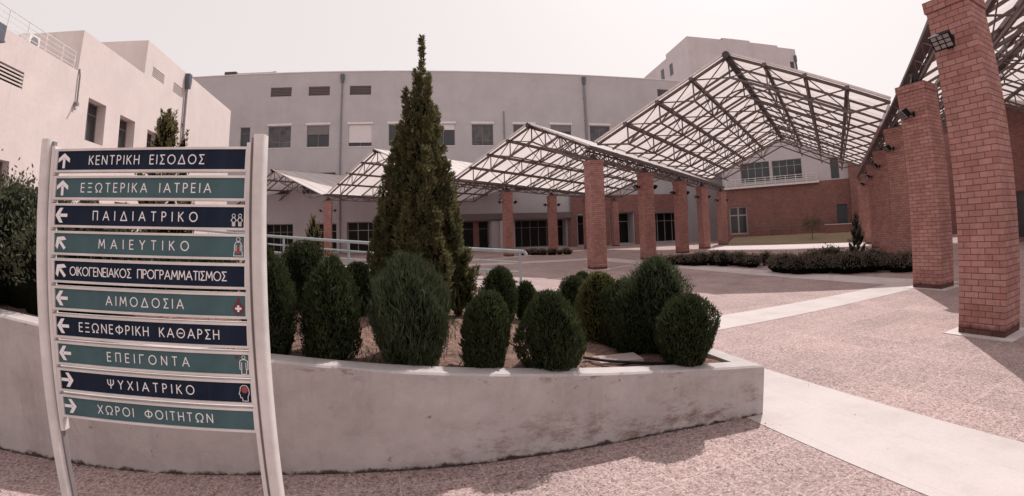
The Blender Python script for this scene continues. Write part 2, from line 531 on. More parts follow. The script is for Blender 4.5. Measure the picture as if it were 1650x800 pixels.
M['thuja'] = leafmat('thuja_green', (0.004, 0.007, 0.003), (0.078, 0.098, 0.040), 0.42)
M['thuja_yellow'] = leafmat('yellow_green_thuja', (0.012, 0.014, 0.005), (0.165, 0.165, 0.055), 0.35)
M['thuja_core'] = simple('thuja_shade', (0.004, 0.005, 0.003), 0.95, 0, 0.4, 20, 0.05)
M['rosemary'] = leafmat('grey_green_needles', (0.009, 0.014, 0.008), (0.105, 0.128, 0.066), 0.35)
M['cypress'] = leafmat('cypress_green', (0.007, 0.009, 0.004), (0.24, 0.225, 0.105), 0.42)
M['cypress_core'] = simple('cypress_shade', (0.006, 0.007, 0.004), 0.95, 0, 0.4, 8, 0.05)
M['bushy'] = leafmat('olive_green_leaves', (0.012, 0.016, 0.009), (0.14, 0.145, 0.085))
M['juniper'] = leafmat('dark_juniper', (0.03, 0.024, 0.02), (0.25, 0.20, 0.16))
M['yellow_conifer'] = leafmat('yellow_green_conifer', (0.03, 0.03, 0.012), (0.30, 0.26, 0.12), 0.35)
M['sparse'] = leafmat('dusty_leaves', (0.10, 0.075, 0.05), (0.22, 0.17, 0.11))

# ------------------------------------------------------------------ mesh helpers
class MB:
    def __init__(s):
        s.v, s.f, s.m, s.uv = [], [], [], []
    def quad(s, pts, mat=0, uv=None):
        i = len(s.v)
        s.v += [tuple(p) for p in pts]
        s.f.append(tuple(range(i, i + len(pts))))
        s.m.append(mat)
        s.uv.append(uv if uv else [(p[0], p[2]) for p in pts])
    def box(s, x0, x1, y0, y1, z0, z1, mat=0, skip=''):
        w_, d_ = x1 - x0, y1 - y0
        q = s.quad
        if 'f' not in skip: q([(x0, y0, z0), (x1, y0, z0), (x1, y0, z1), (x0, y0, z1)], mat, [(x0, z0), (x1, z0), (x1, z1), (x0, z1)])
        if 'r' not in skip: q([(x1, y0, z0), (x1, y1, z0), (x1, y1, z1), (x1, y0, z1)], mat, [(x1, z0), (x1 + d_, z0), (x1 + d_, z1), (x1, z1)])
        if 'b' not in skip: q([(x1, y1, z0), (x0, y1, z0), (x0, y1, z1), (x1, y1, z1)], mat, [(x1 + d_, z0), (x1 + d_ + w_, z0), (x1 + d_ + w_, z1), (x1 + d_, z1)])
        if 'l' not in skip: q([(x0, y1, z0), (x0, y0, z0), (x0, y0, z1), (x0, y1, z1)], mat, [(x0 - d_, z0), (x0, z0), (x0, z1), (x0 - d_, z1)])
        if 't' not in skip: q([(x0, y0, z1), (x1, y0, z1), (x1, y1, z1), (x0, y1, z1)], mat, [(x0, y0), (x1, y0), (x1, y1), (x0, y1)])
        if 'u' not in skip: q([(x0, y1, z0), (x1, y1, z0), (x1, y0, z0), (x0, y0, z0)], mat, [(x0, y1), (x1, y1), (x1, y0), (x0, y0)])
    def bar(s, p, q, r, n=4, mat=0, r2=None, cap=True):
        p, q = Vector(p), Vector(q)
        ax = q - p
        if ax.length < 1e-6:
            return
        ax.normalize()
        up = Vector((0, 0, 1)) if abs(ax.z) < 0.95 else Vector((1, 0, 0))
        a = ax.cross(up).normalized()
        b = a.cross(ax).normalized()
        r2 = r if r2 is None else r2
        ph = math.pi / n
        i = len(s.v)
        for c, rr in ((p, r), (q, r2)):
            for k in range(n):
                t = ph + 2 * math.pi * k / n
                s.v.append(tuple(c + a * (rr * math.cos(t)) + b * (rr * math.sin(t))))
        for k in range(n):
            k2 = (k + 1) % n
            s.f.append((i + k, i + k2, i + n + k2, i + n + k)); s.m.append(mat); s.uv.append([(0, 0)] * 4)
        if cap:
            s.f.append(tuple(i + k for k in reversed(range(n)))); s.m.append(mat); s.uv.append([(0, 0)] * n)
            s.f.append(tuple(i + n + k for k in range(n))); s.m.append(mat); s.uv.append([(0, 0)] * n)
    def path(s, pts, r, n=6, mat=0):
        for a, b in zip(pts[:-1], pts[1:]):
            s.bar(a, b, r, n, mat)
    def prism(s, poly, y0, y1, mat=0):
        """outline poly [(x,z)] counter-clockwise seen from -y, given depth y0..y1"""
        n = len(poly)
        s.quad([(x, y0, z) for x, z in poly], mat)
        s.quad([(x, y1, z) for x, z in reversed(poly)], mat)
        for k in range(n):
            (xa, za), (xb, zb) = poly[k], poly[(k + 1) % n]
            s.quad([(xa, y0, za), (xa, y1, za), (xb, y1, zb), (xb, y0, zb)], mat)
    def build(s, name, mats, parent=None, loc=(0, 0, 0), rotz=0.0, smooth=False):
        me = bpy.data.meshes.new(name)
        me.from_pydata(s.v, [], s.f)
        me.polygons.foreach_set('material_index', s.m)
        lay = me.uv_layers.new(name='UVMap')
        flat = [c for u in s.uv for xy in u for c in xy]
        lay.data.foreach_set('uv', flat)
        for m_ in (mats if isinstance(mats, (list, tuple)) else [mats]):
            me.materials.append(m_)
        if smooth:
            me.polygons.foreach_set('use_smooth', [True] * len(s.f))
        me.update()
        o = bpy.data.objects.new(name, me)
        COL.objects.link(o)
        o.location = loc
        o.rotation_euler = (0, 0, rotz)
        if parent:
            o.parent = parent
        return o

def tag(o, label=None, cat=None, group=None, kind=None):
    if label: o['label'] = label
    if cat: o['category'] = cat
    if group: o['group'] = group
    if kind: o['kind'] = kind
    return o

def empty(name, loc, az=None, label=None, cat=None, group=None):
    """Empty at a thing's base; local +x runs along azimuth az, local -y faces the viewer's side"""
    o = bpy.data.objects.new(name, None)
    o.empty_display_size = 0.2
    COL.objects.link(o)
    o.location = loc
    if az is not None:
        o.rotation_euler = (0, 0, R(90 - az))
    return tag(o, label, cat, group)

def copy_thing(src, loc, rotz, label, group=None):
    r = src.copy()
    COL.objects.link(r)
    r.location = loc
    if rotz is not None:
        r.rotation_euler = (0, 0, rotz)
    r['label'] = label
    if group: r['group'] = group
    for ch in src.children:
        c = ch.copy(); COL.objects.link(c); c.parent = r
        for g in ch.children:
            d_ = g.copy(); COL.objects.link(d_); d_.parent = c
    return r

def facewall(mb, x0, x1, z0, z1, holes, depth=0.25, mat=0, rmat=0, y=0.0):
    """front sheet at y with real rectangular openings (a,b,c,d)=x0,x1,z0,z1 and reveals running back"""
    xs = sorted({x0, x1, *[h[0] for h in holes], *[h[1] for h in holes]})
    zs = sorted({z0, z1, *[h[2] for h in holes], *[h[3] for h in holes]})
    xs = [x for x in xs if x0 <= x <= x1]
    zs = [z for z in zs if z0 <= z <= z1]
    for i in range(len(xs) - 1):
        for j in range(len(zs) - 1):
            cx, cz = (xs[i] + xs[i + 1]) / 2, (zs[j] + zs[j + 1]) / 2
            if any(h[0] < cx < h[1] and h[2] < cz < h[3] for h in holes):
                continue
            mb.quad([(xs[i], y, zs[j]), (xs[i + 1], y, zs[j]), (xs[i + 1], y, zs[j + 1]), (xs[i], y, zs[j + 1])], mat)
    for h in holes:
        a, b, c, d_ = h[:4]
        dp = h[4] if len(h) > 4 else depth
        yy = y + dp
        mb.quad([(a, y, c), (a, yy, c), (a, yy, d_), (a, y, d_)][::-1], rmat)
        mb.quad([(b, y, c), (b, y, d_), (b, yy, d_), (b, yy, c)][::-1], rmat)
        mb.quad([(a, y, d_), (a, yy, d_), (b, yy, d_), (b, y, d_)][::-1], rmat)
        mb.quad([(a, y, c), (b, y, c), (b, yy, c), (a, yy, c)][::-1], rmat)

def window_part(parent, x0, x1, z0, z1, y, frame_mat, pane_mat, mull=1, trans=None, fw=0.06, blind=0.0, blind_mat=None):
    """a window part (its frame) with its pane as a sub-part, set back at depth y"""
    f = MB()
    f.box(x0, x1, y - 0.03, y + 0.04, z0, z0 + fw)
    f.box(x0, x1, y - 0.03, y + 0.04, z1 - fw, z1)
    f.box(x0, x0 + fw, y - 0.029, y + 0.039, z0 + fw, z1 - fw)
    f.box(x1 - fw, x1, y - 0.029, y + 0.039, z0 + fw, z1 - fw)
    for k in range(mull):
        xm = x0 + (x1 - x0) * (k + 1) / (mull + 1)
        f.box(xm - fw * .45, xm + fw * .45, y - 0.028, y + 0.038, z0 + fw, z1 - fw)
    if trans:
        zt = z0 + (z1 - z0) * trans
        f.box(x0 + fw, x1 - fw, y - 0.027, y + 0.037, zt - fw * .4, zt + fw * .4)
    fo = f.build('window', frame_mat, parent)
    p = MB()
    p.box(x0 + fw * .5, x1 - fw * .5, y + 0.006, y + 0.018, z0 + fw * .5, z1 - fw * .5)
    p.build('pane', pane_mat, fo)
    if blind > 0:
        b = MB()
        zb = z1 - (z1 - z0) * blind
        n = max(3, int((z1 - zb) / 0.08))
        for k in range(n):
            za = zb + (z1 - zb) * k / n
            b.box(x0 + .01, x1 - .01, y - 0.10 - 0.006 * (k % 2), y - 0.07, za, zb + (z1 - zb) * (k + 1) / n)
        b.build('shutter', blind_mat or M['shutter'], fo)
        fo['label'] = 'window with its roller shutter %s' % ('nearly closed' if blind > .6 else 'half lowered')
    return fo

# ------------------------------------------------------------------ ground
def sheet(name, pts, z, mat, kind='structure', thick=0.0):
    mb = MB()
    mb.quad([(x, y, z) for x, y in pts], 0, [(x, y) for x, y in pts])
    if thick:
        n = len(pts)
        for k in range(n):
            a, b = pts[k], pts[(k + 1) % n]
            mb.quad([(a[0], a[1], z - thick), (b[0], b[1], z - thick), (b[0], b[1], z), (a[0], a[1], z)])
    o = mb.build(name, mat)
    return tag(o, kind=kind)

sheet('ground', [(-600, -600), (600, -600), (600, 600), (-600, 600)], 0.0, M['aggregate'])
A16 = (math.sin(R(74)), math.cos(R(74)))       # paving grid axes
B16 = (math.sin(R(164)), math.cos(R(164)))
def ab(a, b): return (a * A16[0] + b * B16[0], a * A16[1] + b * B16[1])
def strip(name, a0, a1, b0, b1, z=0.004, mat=None):
    return sheet(name, [ab(a0, b1), ab(a1, b1), ab(a1, b0), ab(a0, b0)], z, mat or M['concrete'])
strip('path', 2.745, 3.885, -3.75, 6.0)
strip('path', 2.2, 11.1, -6.27, -5.41)
strip('path', 11.1, 12.45, -24.0, -5.0, 0.004, M['concrete_path'])
strip('path', 4.2, 5.6, -10.2, -9.2, 0.004, M['concrete_path'])
strip('path', 3.0, 11.1, -24.0, -22.6, 0.004, M['concrete_path'])

UA, VA = 39.0, 129.0
Uv = (math.sin(R(UA)), math.cos(R(UA)))
Vv = (math.sin(R(VA)), math.cos(R(VA)))
def uv2(u, v): return (u * Uv[0] + v * Vv[0], u * Uv[1] + v * Vv[1])
# light path under the far end of the canopy
sheet('path', [uv2(31.0, -8.2), uv2(31.0, 3.0), uv2(35.5, 4.5), uv2(37.2, 1.6), uv2(37.8, -8.2)][::-1], 0.004, M['concrete_path'])
# rising dry lawn in front of the brick wing
mb = MB()
nu, nv = 12, 22
grid = []
for i in range(nu + 1):
    for j in range(nv + 1):
        tu, tv = i / nu, j / nv
        v_ = -9.0 + 17.0 * tv
        edge = 38.3 + 1.4 * abs((v_ - 0.5) / 9.0) ** 2 * 2.2
        u_ = edge + (45.98 - edge) * tu
        x, y = uv2(u_, v_)
        z = 0.02 + 0.62 * math.sin(tu * math.pi / 2) ** 1.3 * (0.75 + 0.45 * tv)
        grid.append((x, y, z))
for i in range(nu):
    for j in range(nv):
        k = i * (nv + 1) + j
        mb.quad([grid[k], grid[k + 1], grid[k + nv + 2], grid[k + nv + 1]][::-1])
tag(mb.build('lawn', M['grass_dry'], smooth=True), kind='structure')

# ------------------------------------------------------------------ main facade building
FB = empty('hospital_building', (0, 47, 0), 81, 'long grey rendered hospital block with rows of windows behind the canopies', 'building')
H = 19.35
louv = [(-25.88, -23.55), (-21.66, -19.35), (-17.19, -14.9)]
wins = [(-25.9, -23.4), (-21.66, -19.25), (-17.19, -14.72), (-12.95, -10.45), (-8.4, -5.96), (-4.14, -1.84), (0.38, 2.75), (4.55, 6.9), (9.1, 11.5), (13.6, 16.0), (18.2, 20.6)]
holes = [(a, b, 16.73, 17.76) for a, b in louv] + [(a, b, 11.12, 13.43) for a, b in wins] + [(-29.05, -27.96, 11.3, 13.44)]
holes += [(a, b, 6.2, 8.4) for a, b in [(-26.2, -23.4), (-22.0, -18.5), (-17.4, -14.8), (-12.8, -10.5), (-8.3, -6.0), (-4.1, -1.9), (0.4, 2.7), (4.6, 6.9), (9.3, 11.6)]]
holes += [(17.9, 20.2, 17.3, 18.2)]
ground_open = [(-26.0, -23.0, 0.15, 3.1), (-20.6, -18.4, 0.15, 3.1), (-17.3, -13.0, 0.1, 3.2), (-11.5, -7.0, 0.1, 3.1), (-5.4, -2.5, 0.1, 3.05), (0.25, 5.9, 0.1, 3.05), (7.2, 10.0, 0.1, 3.4), (11.0, 13.8, 0.1, 3.6), (14.6, 20.4, 0.1, 3.5)]
holes += [g + (1.6,) for g in ground_open]
mb = MB()
facewall(mb, -46, 60, 0, H, holes, 0.28)
# side and back of the block, roof with a slim parapet
mb.quad([(-46, 0, 0), (-46, 0, H), (-46, 16, H), (-46, 16, 0)])
mb.quad([(60, 0, 0), (60, 16, 0), (60, 16, H), (60, 0, H)])
mb.quad([(-46, 16, 0), (-46, 16, H), (60, 16, H), (60, 16, 0)])
mb.quad([(-46, 0.3, H - .001), (60, 0.3, H - .001), (60, 16, H - .001), (-46, 16, H - .001)])
mb.build('wall', M['plaster'], FB)
mb = MB()
mb.box(-46, 60, -0.06, 0.30, H, H + 0.09)
mb.build('coping', M['trim'], FB)
mb = MB()
mb.box(-29.5, 60, -0.012, 0.0, 13.46, 13.50)
mb.build('string_course', M['plaster'], FB)
for i, (a, b) in enumerate(louv + [(17.9, 20.2)]):
    z0, z1 = (16.73, 17.76) if i < 3 else (17.3, 18.2)
    mb = MB()
    n = 6
    for k in range(n):
        za = z0 + (z1 - z0) * k / n
        mb.quad([(a, 0.06, za + .02), (b, 0.06, za + .02), (b, 0.17, za + (z1 - z0) / n * 1.05), (a, 0.17, za + (z1 - z0) / n * 1.05)])
        mb.box(a, b, 0.05, 0.06, za, za + .035)
    mb.quad([(a, 0.2, z0), (b, 0.2, z0), (b, 0.2, z1), (a, 0.2, z1)])
    mb.build('louvre', M['louvre'], FB)
for i, (a, b) in enumerate(wins):
    pm = M['glass_grey'] if i in (0, 5, 6, 8) else M['glass']
    bl = {1: 0.42, 2: 0.82, 4: 0.25, 7: 0.3}.get(i, 0.0)
    bm = M['alu'] if i in (1, 7) else M['shutter']
    window_part(FB, a, b, 11.12, 13.43, 0.20, M['alu'], pm, 1, (0.26, 0.74, 0.26)[i % 3], 0.07, bl, bm)
    mb = MB()
    mb.box(a - 0.12, b + 0.12, -0.10, 0.02, 13.502, 13.72)
    mb.build('lintel', M['trim'], FB)
    mb = MB()
    mb.box(a - 0.05, b + 0.05, -0.05, 0.10, 11.04, 11.118)
    mb.build('sill', M['trim'], FB)
window_part(FB, -29.05, -27.96, 11.3, 13.44, 0.20, M['alu'], M['glass'], 0, 0.7)
for a, b, c, d_ in [h for h in holes if len(h) == 4 and h[2] == 6.2]:
    window_part(FB, a, b, c, d_, 0.20, M['alu'], M['glass'], 1)
for i, (a, b, c, d_) in enumerate(ground_open):
    n = 1 if b - a < 3 else (3 if b - a < 5 else 5)
    o = window_part(FB, a, b, c, d_, 1.4 if i > 2 else 0.5, M['white_frame'] if i in (1, 2, 7, 8) else M['alu'], M['glass_deep'], n, 0.72, 0.08)
# fascia beam and brick cladding round the entrance
mb = MB()
mb.box(-9.0, 6.4, -0.9, -0.002, 3.12, 3.75)
mb.build('fascia', M['steel_grey'], FB)
for a, b, c, d_ in [(6.4, 20.8, 3.62, 5.6), (6.05, 7.1, 0, 3.615), (10.1, 10.9, 0, 3.615), (13.9, 14.5, 0, 3.615)]:
    mb = MB()
    mb.box(a, b, -0.14, -0.002, c, d_, 0, 'b')
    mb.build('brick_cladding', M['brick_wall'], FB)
for a, b, zz, dp in [(-2.35, -0.1, 3.0, 0.5), (-1.5, -0.9, 3.0, 0.9)]:
    mb = MB()
    mb.box(a, b, -dp, -0.002, 0, zz)
    mb.build('pier', M['plaster'], FB)
def downpipe(parent, x, ztop, zbot, y=-0.12, r=0.075, hop=True, mat=None):
    mb = MB()
    mb.bar((x, y, zbot), (x, y, ztop), r, 10)
    for z in np.arange(zbot + 1, ztop, 2.6):
        mb.box(x - r * 1.5, x + r * 1.5, y - r * .3, -0.003, z, z + 0.06)
    o = mb.build('downpipe', mat or M['pipe'], parent)
    if hop:
        h = MB()
        h.prism([(x - .17, ztop + .1), (x - .10, ztop - .25), (x + .10, ztop - .25), (x + .17, ztop + .1), (x + .2, ztop + .2), (x + .2, ztop + .72), (x - .2, ztop + .72), (x - .2, ztop + .2)][::1], y - .2, -0.003)
        h.build('hopper', M['hopper'], o)
    return o
downpipe(FB, -18.0, 18.3, 0.0)
downpipe(FB, 8.66, 18.4, 0.0, r=0.13)
downpipe(FB, -0.64, 14.9, 3.8, hop=False, r=0.06)
downpipe(FB, 6.4, 5.6, 0.0, y=-0.3, r=0.05, hop=False)
# roof gear
t = empty('rooftop_unit', (0, 47, 0), 81, 'dark square air handling unit with pale duct on the grey roof edge', 'air unit')
mb = MB(); mb.box(-31.85, -30.45, 0.8, 2.2, H + .0, 20.12); mb.build('casing', M['roofbox'], t)
mb = MB(); mb.box(-30.44, -25.9, 0.9, 1.9, H + .0, 19.93)
mb.box(-26.15, -25.75, 0.85, 1.95, H + .0, 19.98); mb.build('duct', M['duct'], t)

# ------------------------------------------------------------------ left wing (sunlit)
LW = empty('hospital_wing', (-23.1, 32.6, 0), -16, 'sunlit white stepped hospital wing on the left with railing and slatted vents', 'building')
hl = [(-18.75, -17.35, 5.80, 7.65, .55), (-16.1, -14.65, 5.80, 7.58, .55), (-13.3, -11.95, 5.80, 7.5, .55), (-24.2, -22.8, 6.72, 7.36, .2), (-13.4, -11.95, 10.45, 11.02, .15), (-10.7, -9.33, 10.42, 11.05, .15)]
hl += [(-24.5, -23.0, 2.3, 4.2, .4), (-18.75, -17.35, 1.3, 3.4, .4), (-16.1, -14.65, 1.3, 3.4, .4), (-13.3, -11.95, 1.3, 3.4, .4)]
def sub(hs_, a, b, z1):
    return [h for h in hs_ if a <= h[0] and h[1] <= b]
mb = MB()
for a, b, z1 in [(-70, -19.75, 8.5), (-19.75, -14.25, 10.3), (-14.25, 0.0, 12.2)]:
    facewall(mb, a, b, 0, z1, sub(hl, a, b, z1), 0.4)
    mb.quad([(a, 0.25, z1 - .001), (b, 0.25, z1 - .001), (b, 14, z1 - .001), (a, 14, z1 - .001)])
    mb.quad([(a, 0, z1), (b, 0, z1), (b, 0.25, z1), (a, 0.25, z1)])
mb.quad([(-19.75, 0, 8.499), (-19.75, 0, 10.3), (-19.75, 14, 10.3), (-19.75, 14, 8.499)])
mb.quad([(-14.25, 0, 10.299), (-14.25, 0, 12.2), (-14.25, 14, 12.2), (-14.25, 14, 10.299)])
mb.quad([(0, 0, 0), (0, 14, 0), (0, 14, 12.2), (0, 0, 12.2)])
mb.quad([(-70, 14, 0), (-70, 14, 8.5), (0, 14, 8.5), (0, 14, 0)])
mb.build('wall', M['plaster_white'], LW)
for a, b, c, d_ in [(-18.75, -17.35, 5.80, 7.65), (-16.1, -14.65, 5.80, 7.58), (-13.3, -11.95, 5.80, 7.5)]:
    window_part(LW, a, b, c, d_, 0.48, M['alu'], M['glass'], 1, 0.72, 0.06)
for a, b, c, d_ in [(-24.5, -23.0, 2.3, 4.2), (-18.75, -17.35, 1.3, 3.4), (-16.1, -14.65, 1.3, 3.4), (-13.3, -11.95, 1.3, 3.4)]:
    window_part(LW, a, b, c, d_, 0.33, M['alu'], M['glass'], 1)
for a, b, z0, z1, n, dp in [(-24.2, -22.8, 6.72, 7.36, 5, .16), (-13.4, -11.95, 10.45, 11.02, 6, .12), (-10.7, -9.33, 10.42, 11.05, 6, .12)]:
    mb = MB()
    st = (z1 - z0) / n
    for k in range(n):
        za = z0 + st * k
        mb.box(a, b, 0.01, 0.05, za, za + st * .42, 0)
    mb.quad([(a, dp, z0), (b, dp, z0), (b, dp, z1), (a, dp, z1)], 1)
    mb.build('vent', [M['plaster_white'], M['void'] if n == 5 else M['louvre']], LW)
downpipe(LW, -9.02, 11.4, 0.0, r=0.08)
mb = MB()
mb.path([(-19.68, -0.02, 8.6), (-19.66, -0.07, 8.3), (-19.62, -0.07, 7.15), (-19.75, -0.10, 7.0), (-19.9, -0.22, 6.8)], 0.035, 8)
mb.box(-19.76, -19.6, -0.16, -0.003, 7.02, 7.16)
mb.build('overflow_pipe', M['pipe'], LW)
h = MB(); h.box(-25.1, -24.32, -0.28, -0.003, 7.93, 8.43); h.box(-25.13, -24.29, -.30, -0.004, 7.86, 7.925)
h.build('hopper', M['hopper'], LW)
mb = MB()
for x in np.arange(-30.2, -19.7, 1.05):
    mb.bar((x, 0.12, 8.5), (x, 0.12, 9.25), 0.022, 6)
mb.bar((-19.9, 0.12, 8.5), (-19.9, 0.12, 9.25), 0.022, 6)
for z in (8.66, 8.86, 9.06, 9.25):
    mb.bar((-45, 0.12, z), (-19.9, 0.12, z), 0.022 if z > 9.2 else 0.014, 6)
mb.build('roof_railing', M['white_rail'], LW)
t = empty('rooftop_unit', (-23.1, 32.6, 8.5), -16, 'small white box unit standing behind the roof railing of the white wing', 'air unit')
mb = MB(); mb.box(-22.3, -21.7, 0.5, 0.9, 0.10, 0.62); mb.box(-22.2, -22.1, 0.55, 0.85, 0.0, 0.10); mb.box(-21.9, -21.8, 0.55, 0.85, 0, .10)
mb.build('casing', M['white_rail'], t)
mb = MB(); mb.bar((-22.0, 0.495, 0.36), (-22.0, 0.47, 0.36), 0.2, 14); mb.build('fan_cover', M['pipe'], t)

# ------------------------------------------------------------------ tower behind on the right
TW = empty('hospital_tower', (25.2, 56.6, 0), 83.6, 'tall pale grey block rising behind the large canopy', 'building')
mb = MB()
ht = [(14.35, 15.1, 24.6, 25.6, .2), (18.0, 18.8, 24.6, 26.2, .2), (11.3, 12.2, 19.5, 21.2, .2)]
facewall(mb, 0, 5.8, 18, 28.35, [], 0.2)
facewall(mb, 5.8, 10.6, 18, 28.62, [], 0.2, y=0.0)
facewall(mb, 10.6, 16.0, 18, 28.55, [h for h in ht if h[1] < 16], 0.2, y=0.35)
facewall(mb, 16.0, 19.4, 18, 28.3, [ht[1]], 0.2, y=0.35)
mb.quad([(10.6, 0, 18), (10.6, .35, 18), (10.6, .35, 28.6), (10.6, 0, 28.6)])
mb.quad([(19.4, .35, 18), (19.4, 14, 18), (19.4, 14, 28.3), (19.4, .35, 28.3)])
mb.quad([(0, 0, 18), (0, 0, 28.35), (0, 6.9, 28.35), (0, 6.9, 18)])
mb.quad([(-0.001, 6.9, 18), (-0.001, 6.9, 27.7), (-0.001, 17.0, 27.7), (-0.001, 17.0, 18)])
for a, b, z in [(0, 5.8, 28.35), (5.8, 10.6, 28.62), (10.6, 16.0, 28.55), (16.0, 19.4, 28.3)]:
    mb.quad([(a, 0 if a < 10 else .35, z), (b, 0 if a < 10 else .35, z), (b, 7 if a < 5 else 14, z), (a, 7 if a < 5 else 14, z)])
mb.quad([(0, 6.9, 27.7), (10, 6.9, 27.7), (10, 17, 27.7), (0, 17, 27.7)])
mb.build('wall', M['plaster_tower'], TW)
for i, (a, b, c, d_, dp) in enumerate(ht):
    window_part(TW, a, b, c, d_, (.5 if a > 10.6 else .15), M['alu'], M['glass'], 0)
for yy, zz in ((5.5, 25.2), (8.5, 25.4)):
    f = MB(); f.box(-0.06, -0.004, yy - .5, yy + .5, zz - .7, zz + 1.1)
    fo = f.build('window', M['alu'], TW)
    p_ = MB(); p_.box(-0.075, -0.062, yy - .4, yy + .4, zz - .6, zz + 1.0); p_.build('pane', M['glass'], fo)
mb = MB(); mb.box(18.9, 19.3, 0.1, 0.348, 26.2, 27.2); mb.bar((19.15, .24, 18), (19.15, .24, 26.2), 0.1, 8); mb.build('downpipe', M['hopper'], TW)
mb = MB()
mb.box(11.2, 12.5, 1.5, 2.6, 28.55, 28.98); mb.build('roof_vent', M['roofbox'], TW)
mb = MB(); mb.box(13.1, 14.6, 1.5, 2.6, 28.55, 28.92); mb.build('roof_vent', M['roofbox'], TW)

# ------------------------------------------------------------------ brick wing at the end of the court
BW = empty('brick_wing', (28.9, 35.7, 0), 129, 'red brick wing with white upper storey seen under the large canopy', 'building')
hb = [(-8.15, -5.35, 5.75, 7.66, .3), (-5.3 + .2, -2.35, 5.75, 7.62, .3), (0.2, 0.95, 5.46, 7.4, .3)]
mb = MB()
facewall(mb, -10.0, 1.75, 5.36, 12.5, hb, 0.3)
mb.quad([(-10, 0, 5.36), (-10, 0, 12.5), (-10, 14, 12.5), (-10, 14, 5.36)])
mb.quad([(-10, 0, 12.499), (1.75, 0, 12.499), (1.75, 14, 12.499), (-10, 14, 12.499)])
mb.quad([(-10, 14, 0), (-10, 14, 12.5), (30, 14, 12.5), (30, 14, 0)])
mb.build('upper_wall', M['plaster_tower'], BW)
mb = MB()
hb2 = [(-9.55, -7.75, 0.75, 3.5, .3), (0.5, 1.4, 0.85, 3.1, .2)]
facewall(mb, -10.0, 1.75, 0, 5.36, hb2, 0.3, y=-0.06)
mb.quad([(-10, -.06, 5.36), (1.75, -.06, 5.36), (1.75, 0.0, 5.36), (-10, 0.0, 5.36)])
mb.quad([(-10, -.06, 0), (-10, -.06, 5.36), (-10, 14, 5.36), (-10, 14, 0)], 0, [(0, 0), (0, 5.36), (14, 5.36), (14, 0)])
# projecting brick stair tower on the right
facewall(mb, 1.75, 30, 0, 9.6, [], 0.3, y=-0.9)
mb.quad([(1.75, -.9, 0), (1.75, -.9, 9.6), (1.75, 6, 9.6), (1.75, 6, 0)], 0, [(0, 0), (0, 9.6), (7, 9.6), (7, 0)])
mb.quad([(1.75, -.9, 9.6), (30, -.9, 9.6), (30, 14, 9.6), (1.75, 14, 9.6)])
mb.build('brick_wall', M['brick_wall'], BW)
window_part(BW, -8.15, -5.35, 5.75, 7.66, 0.24, M['white_frame'], M['glass'], 3, .7, .05)
window_part(BW, -5.1, -2.35, 5.75, 7.62, 0.24, M['white_frame'], M['glass'], 3, .7, .05)
window_part(BW, 0.2, 0.95, 5.46, 7.4, 0.2, M['alu'], M['glass'], 0, None, .05)
o = window_part(BW, -9.55, -7.75, 0.75, 3.5, 0.12, M['white_frame'], M['glass'], 1, 0.68, 0.14)
mb = MB(); mb.box(0.5, 1.4, 0.06, 0.12, 0.85, 3.1); do = mb.build('door', M['tealdoor'], BW)
mb = MB(); mb.bar((0.62, 0.04, 1.85), (0.62, 0.04, 2.05), 0.02, 6); mb.build('handle', M['alu'], do)
mb = MB()
for x in np.arange(-9.6, -1.0, 0.95):
    mb.bar((x, -0.3, 5.38), (x, -0.3, 6.1), 0.035, 6)
for z in (5.55, 5.72, 5.9, 6.1):
    mb.bar((-9.6, -0.3, z), (-1.1, -0.3, z), 0.028, 6)
mb.box(-9.8, -0.9, -0.45, -0.062, 5.2, 5.38)
mb.build('balcony_railing', M['white_rail'], BW)
t = empty('ramp_railing', (28.9, 35.7, 0), 129, 'low triple rail handrail along the foot of the brick wing', 'railing')
mb = MB()
for z in (1.15, 1.4, 1.7):
    mb.bar((-7.6, -0.75, z), (0.1, -0.75, z), 0.022, 6)
mb.build('rail', M['alu'], t)
for x in np.arange(-7.6, 0.2, 1.9):
    mb = MB(); mb.bar((x, -0.75, 0.2), (x, -0.75, 1.7), 0.025, 6); mb.build('post', M['alu'], t)
lw_ = empty('garden_wall', (28.9, 35.7, 0), 129, 'low brick retaining wall right of the lawn beside the teal door', 'wall')
mb = MB(); mb.box(-0.6, 4.4, -1.7, -1.4, 0.2, 1.3); mb.build('brick_face', M['brick_wall'], lw_)
mb = MB(); mb.box(-0.65, 4.45, -1.75, -1.35, 1.3, 1.36); mb.build('coping', M['trim'], lw_)
# brick building that fills the gap right of the front pillar
RB = empty('brick_building', (26.5, 15.2, 0), 150, 'brick building glimpsed past the right edge of the front pillar', 'building')
mb = MB()
facewall(mb, -3, 20, 2.7, 8.6, [], .3)
facewall(mb, -3, 20, 0, 2.7, [(-1.6, 3.4, .15, 2.6, .6), (4.2, 9.2, .15, 2.6, .6)], .3)
mb.quad([(-3, 0, 0), (-3, 0, 8.6), (-3, 10, 8.6), (-3, 10, 0)])
mb.quad([(-3, 0, 8.6), (20, 0, 8.6), (20, 10, 8.6), (-3, 10, 8.6)])
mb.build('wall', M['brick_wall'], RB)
for a, b in [(-1.6, 3.4), (4.2, 9.2)]:
    window_part(RB, a, b, .15, 2.6, 0.5, M['alu'], M['glass'], 2)

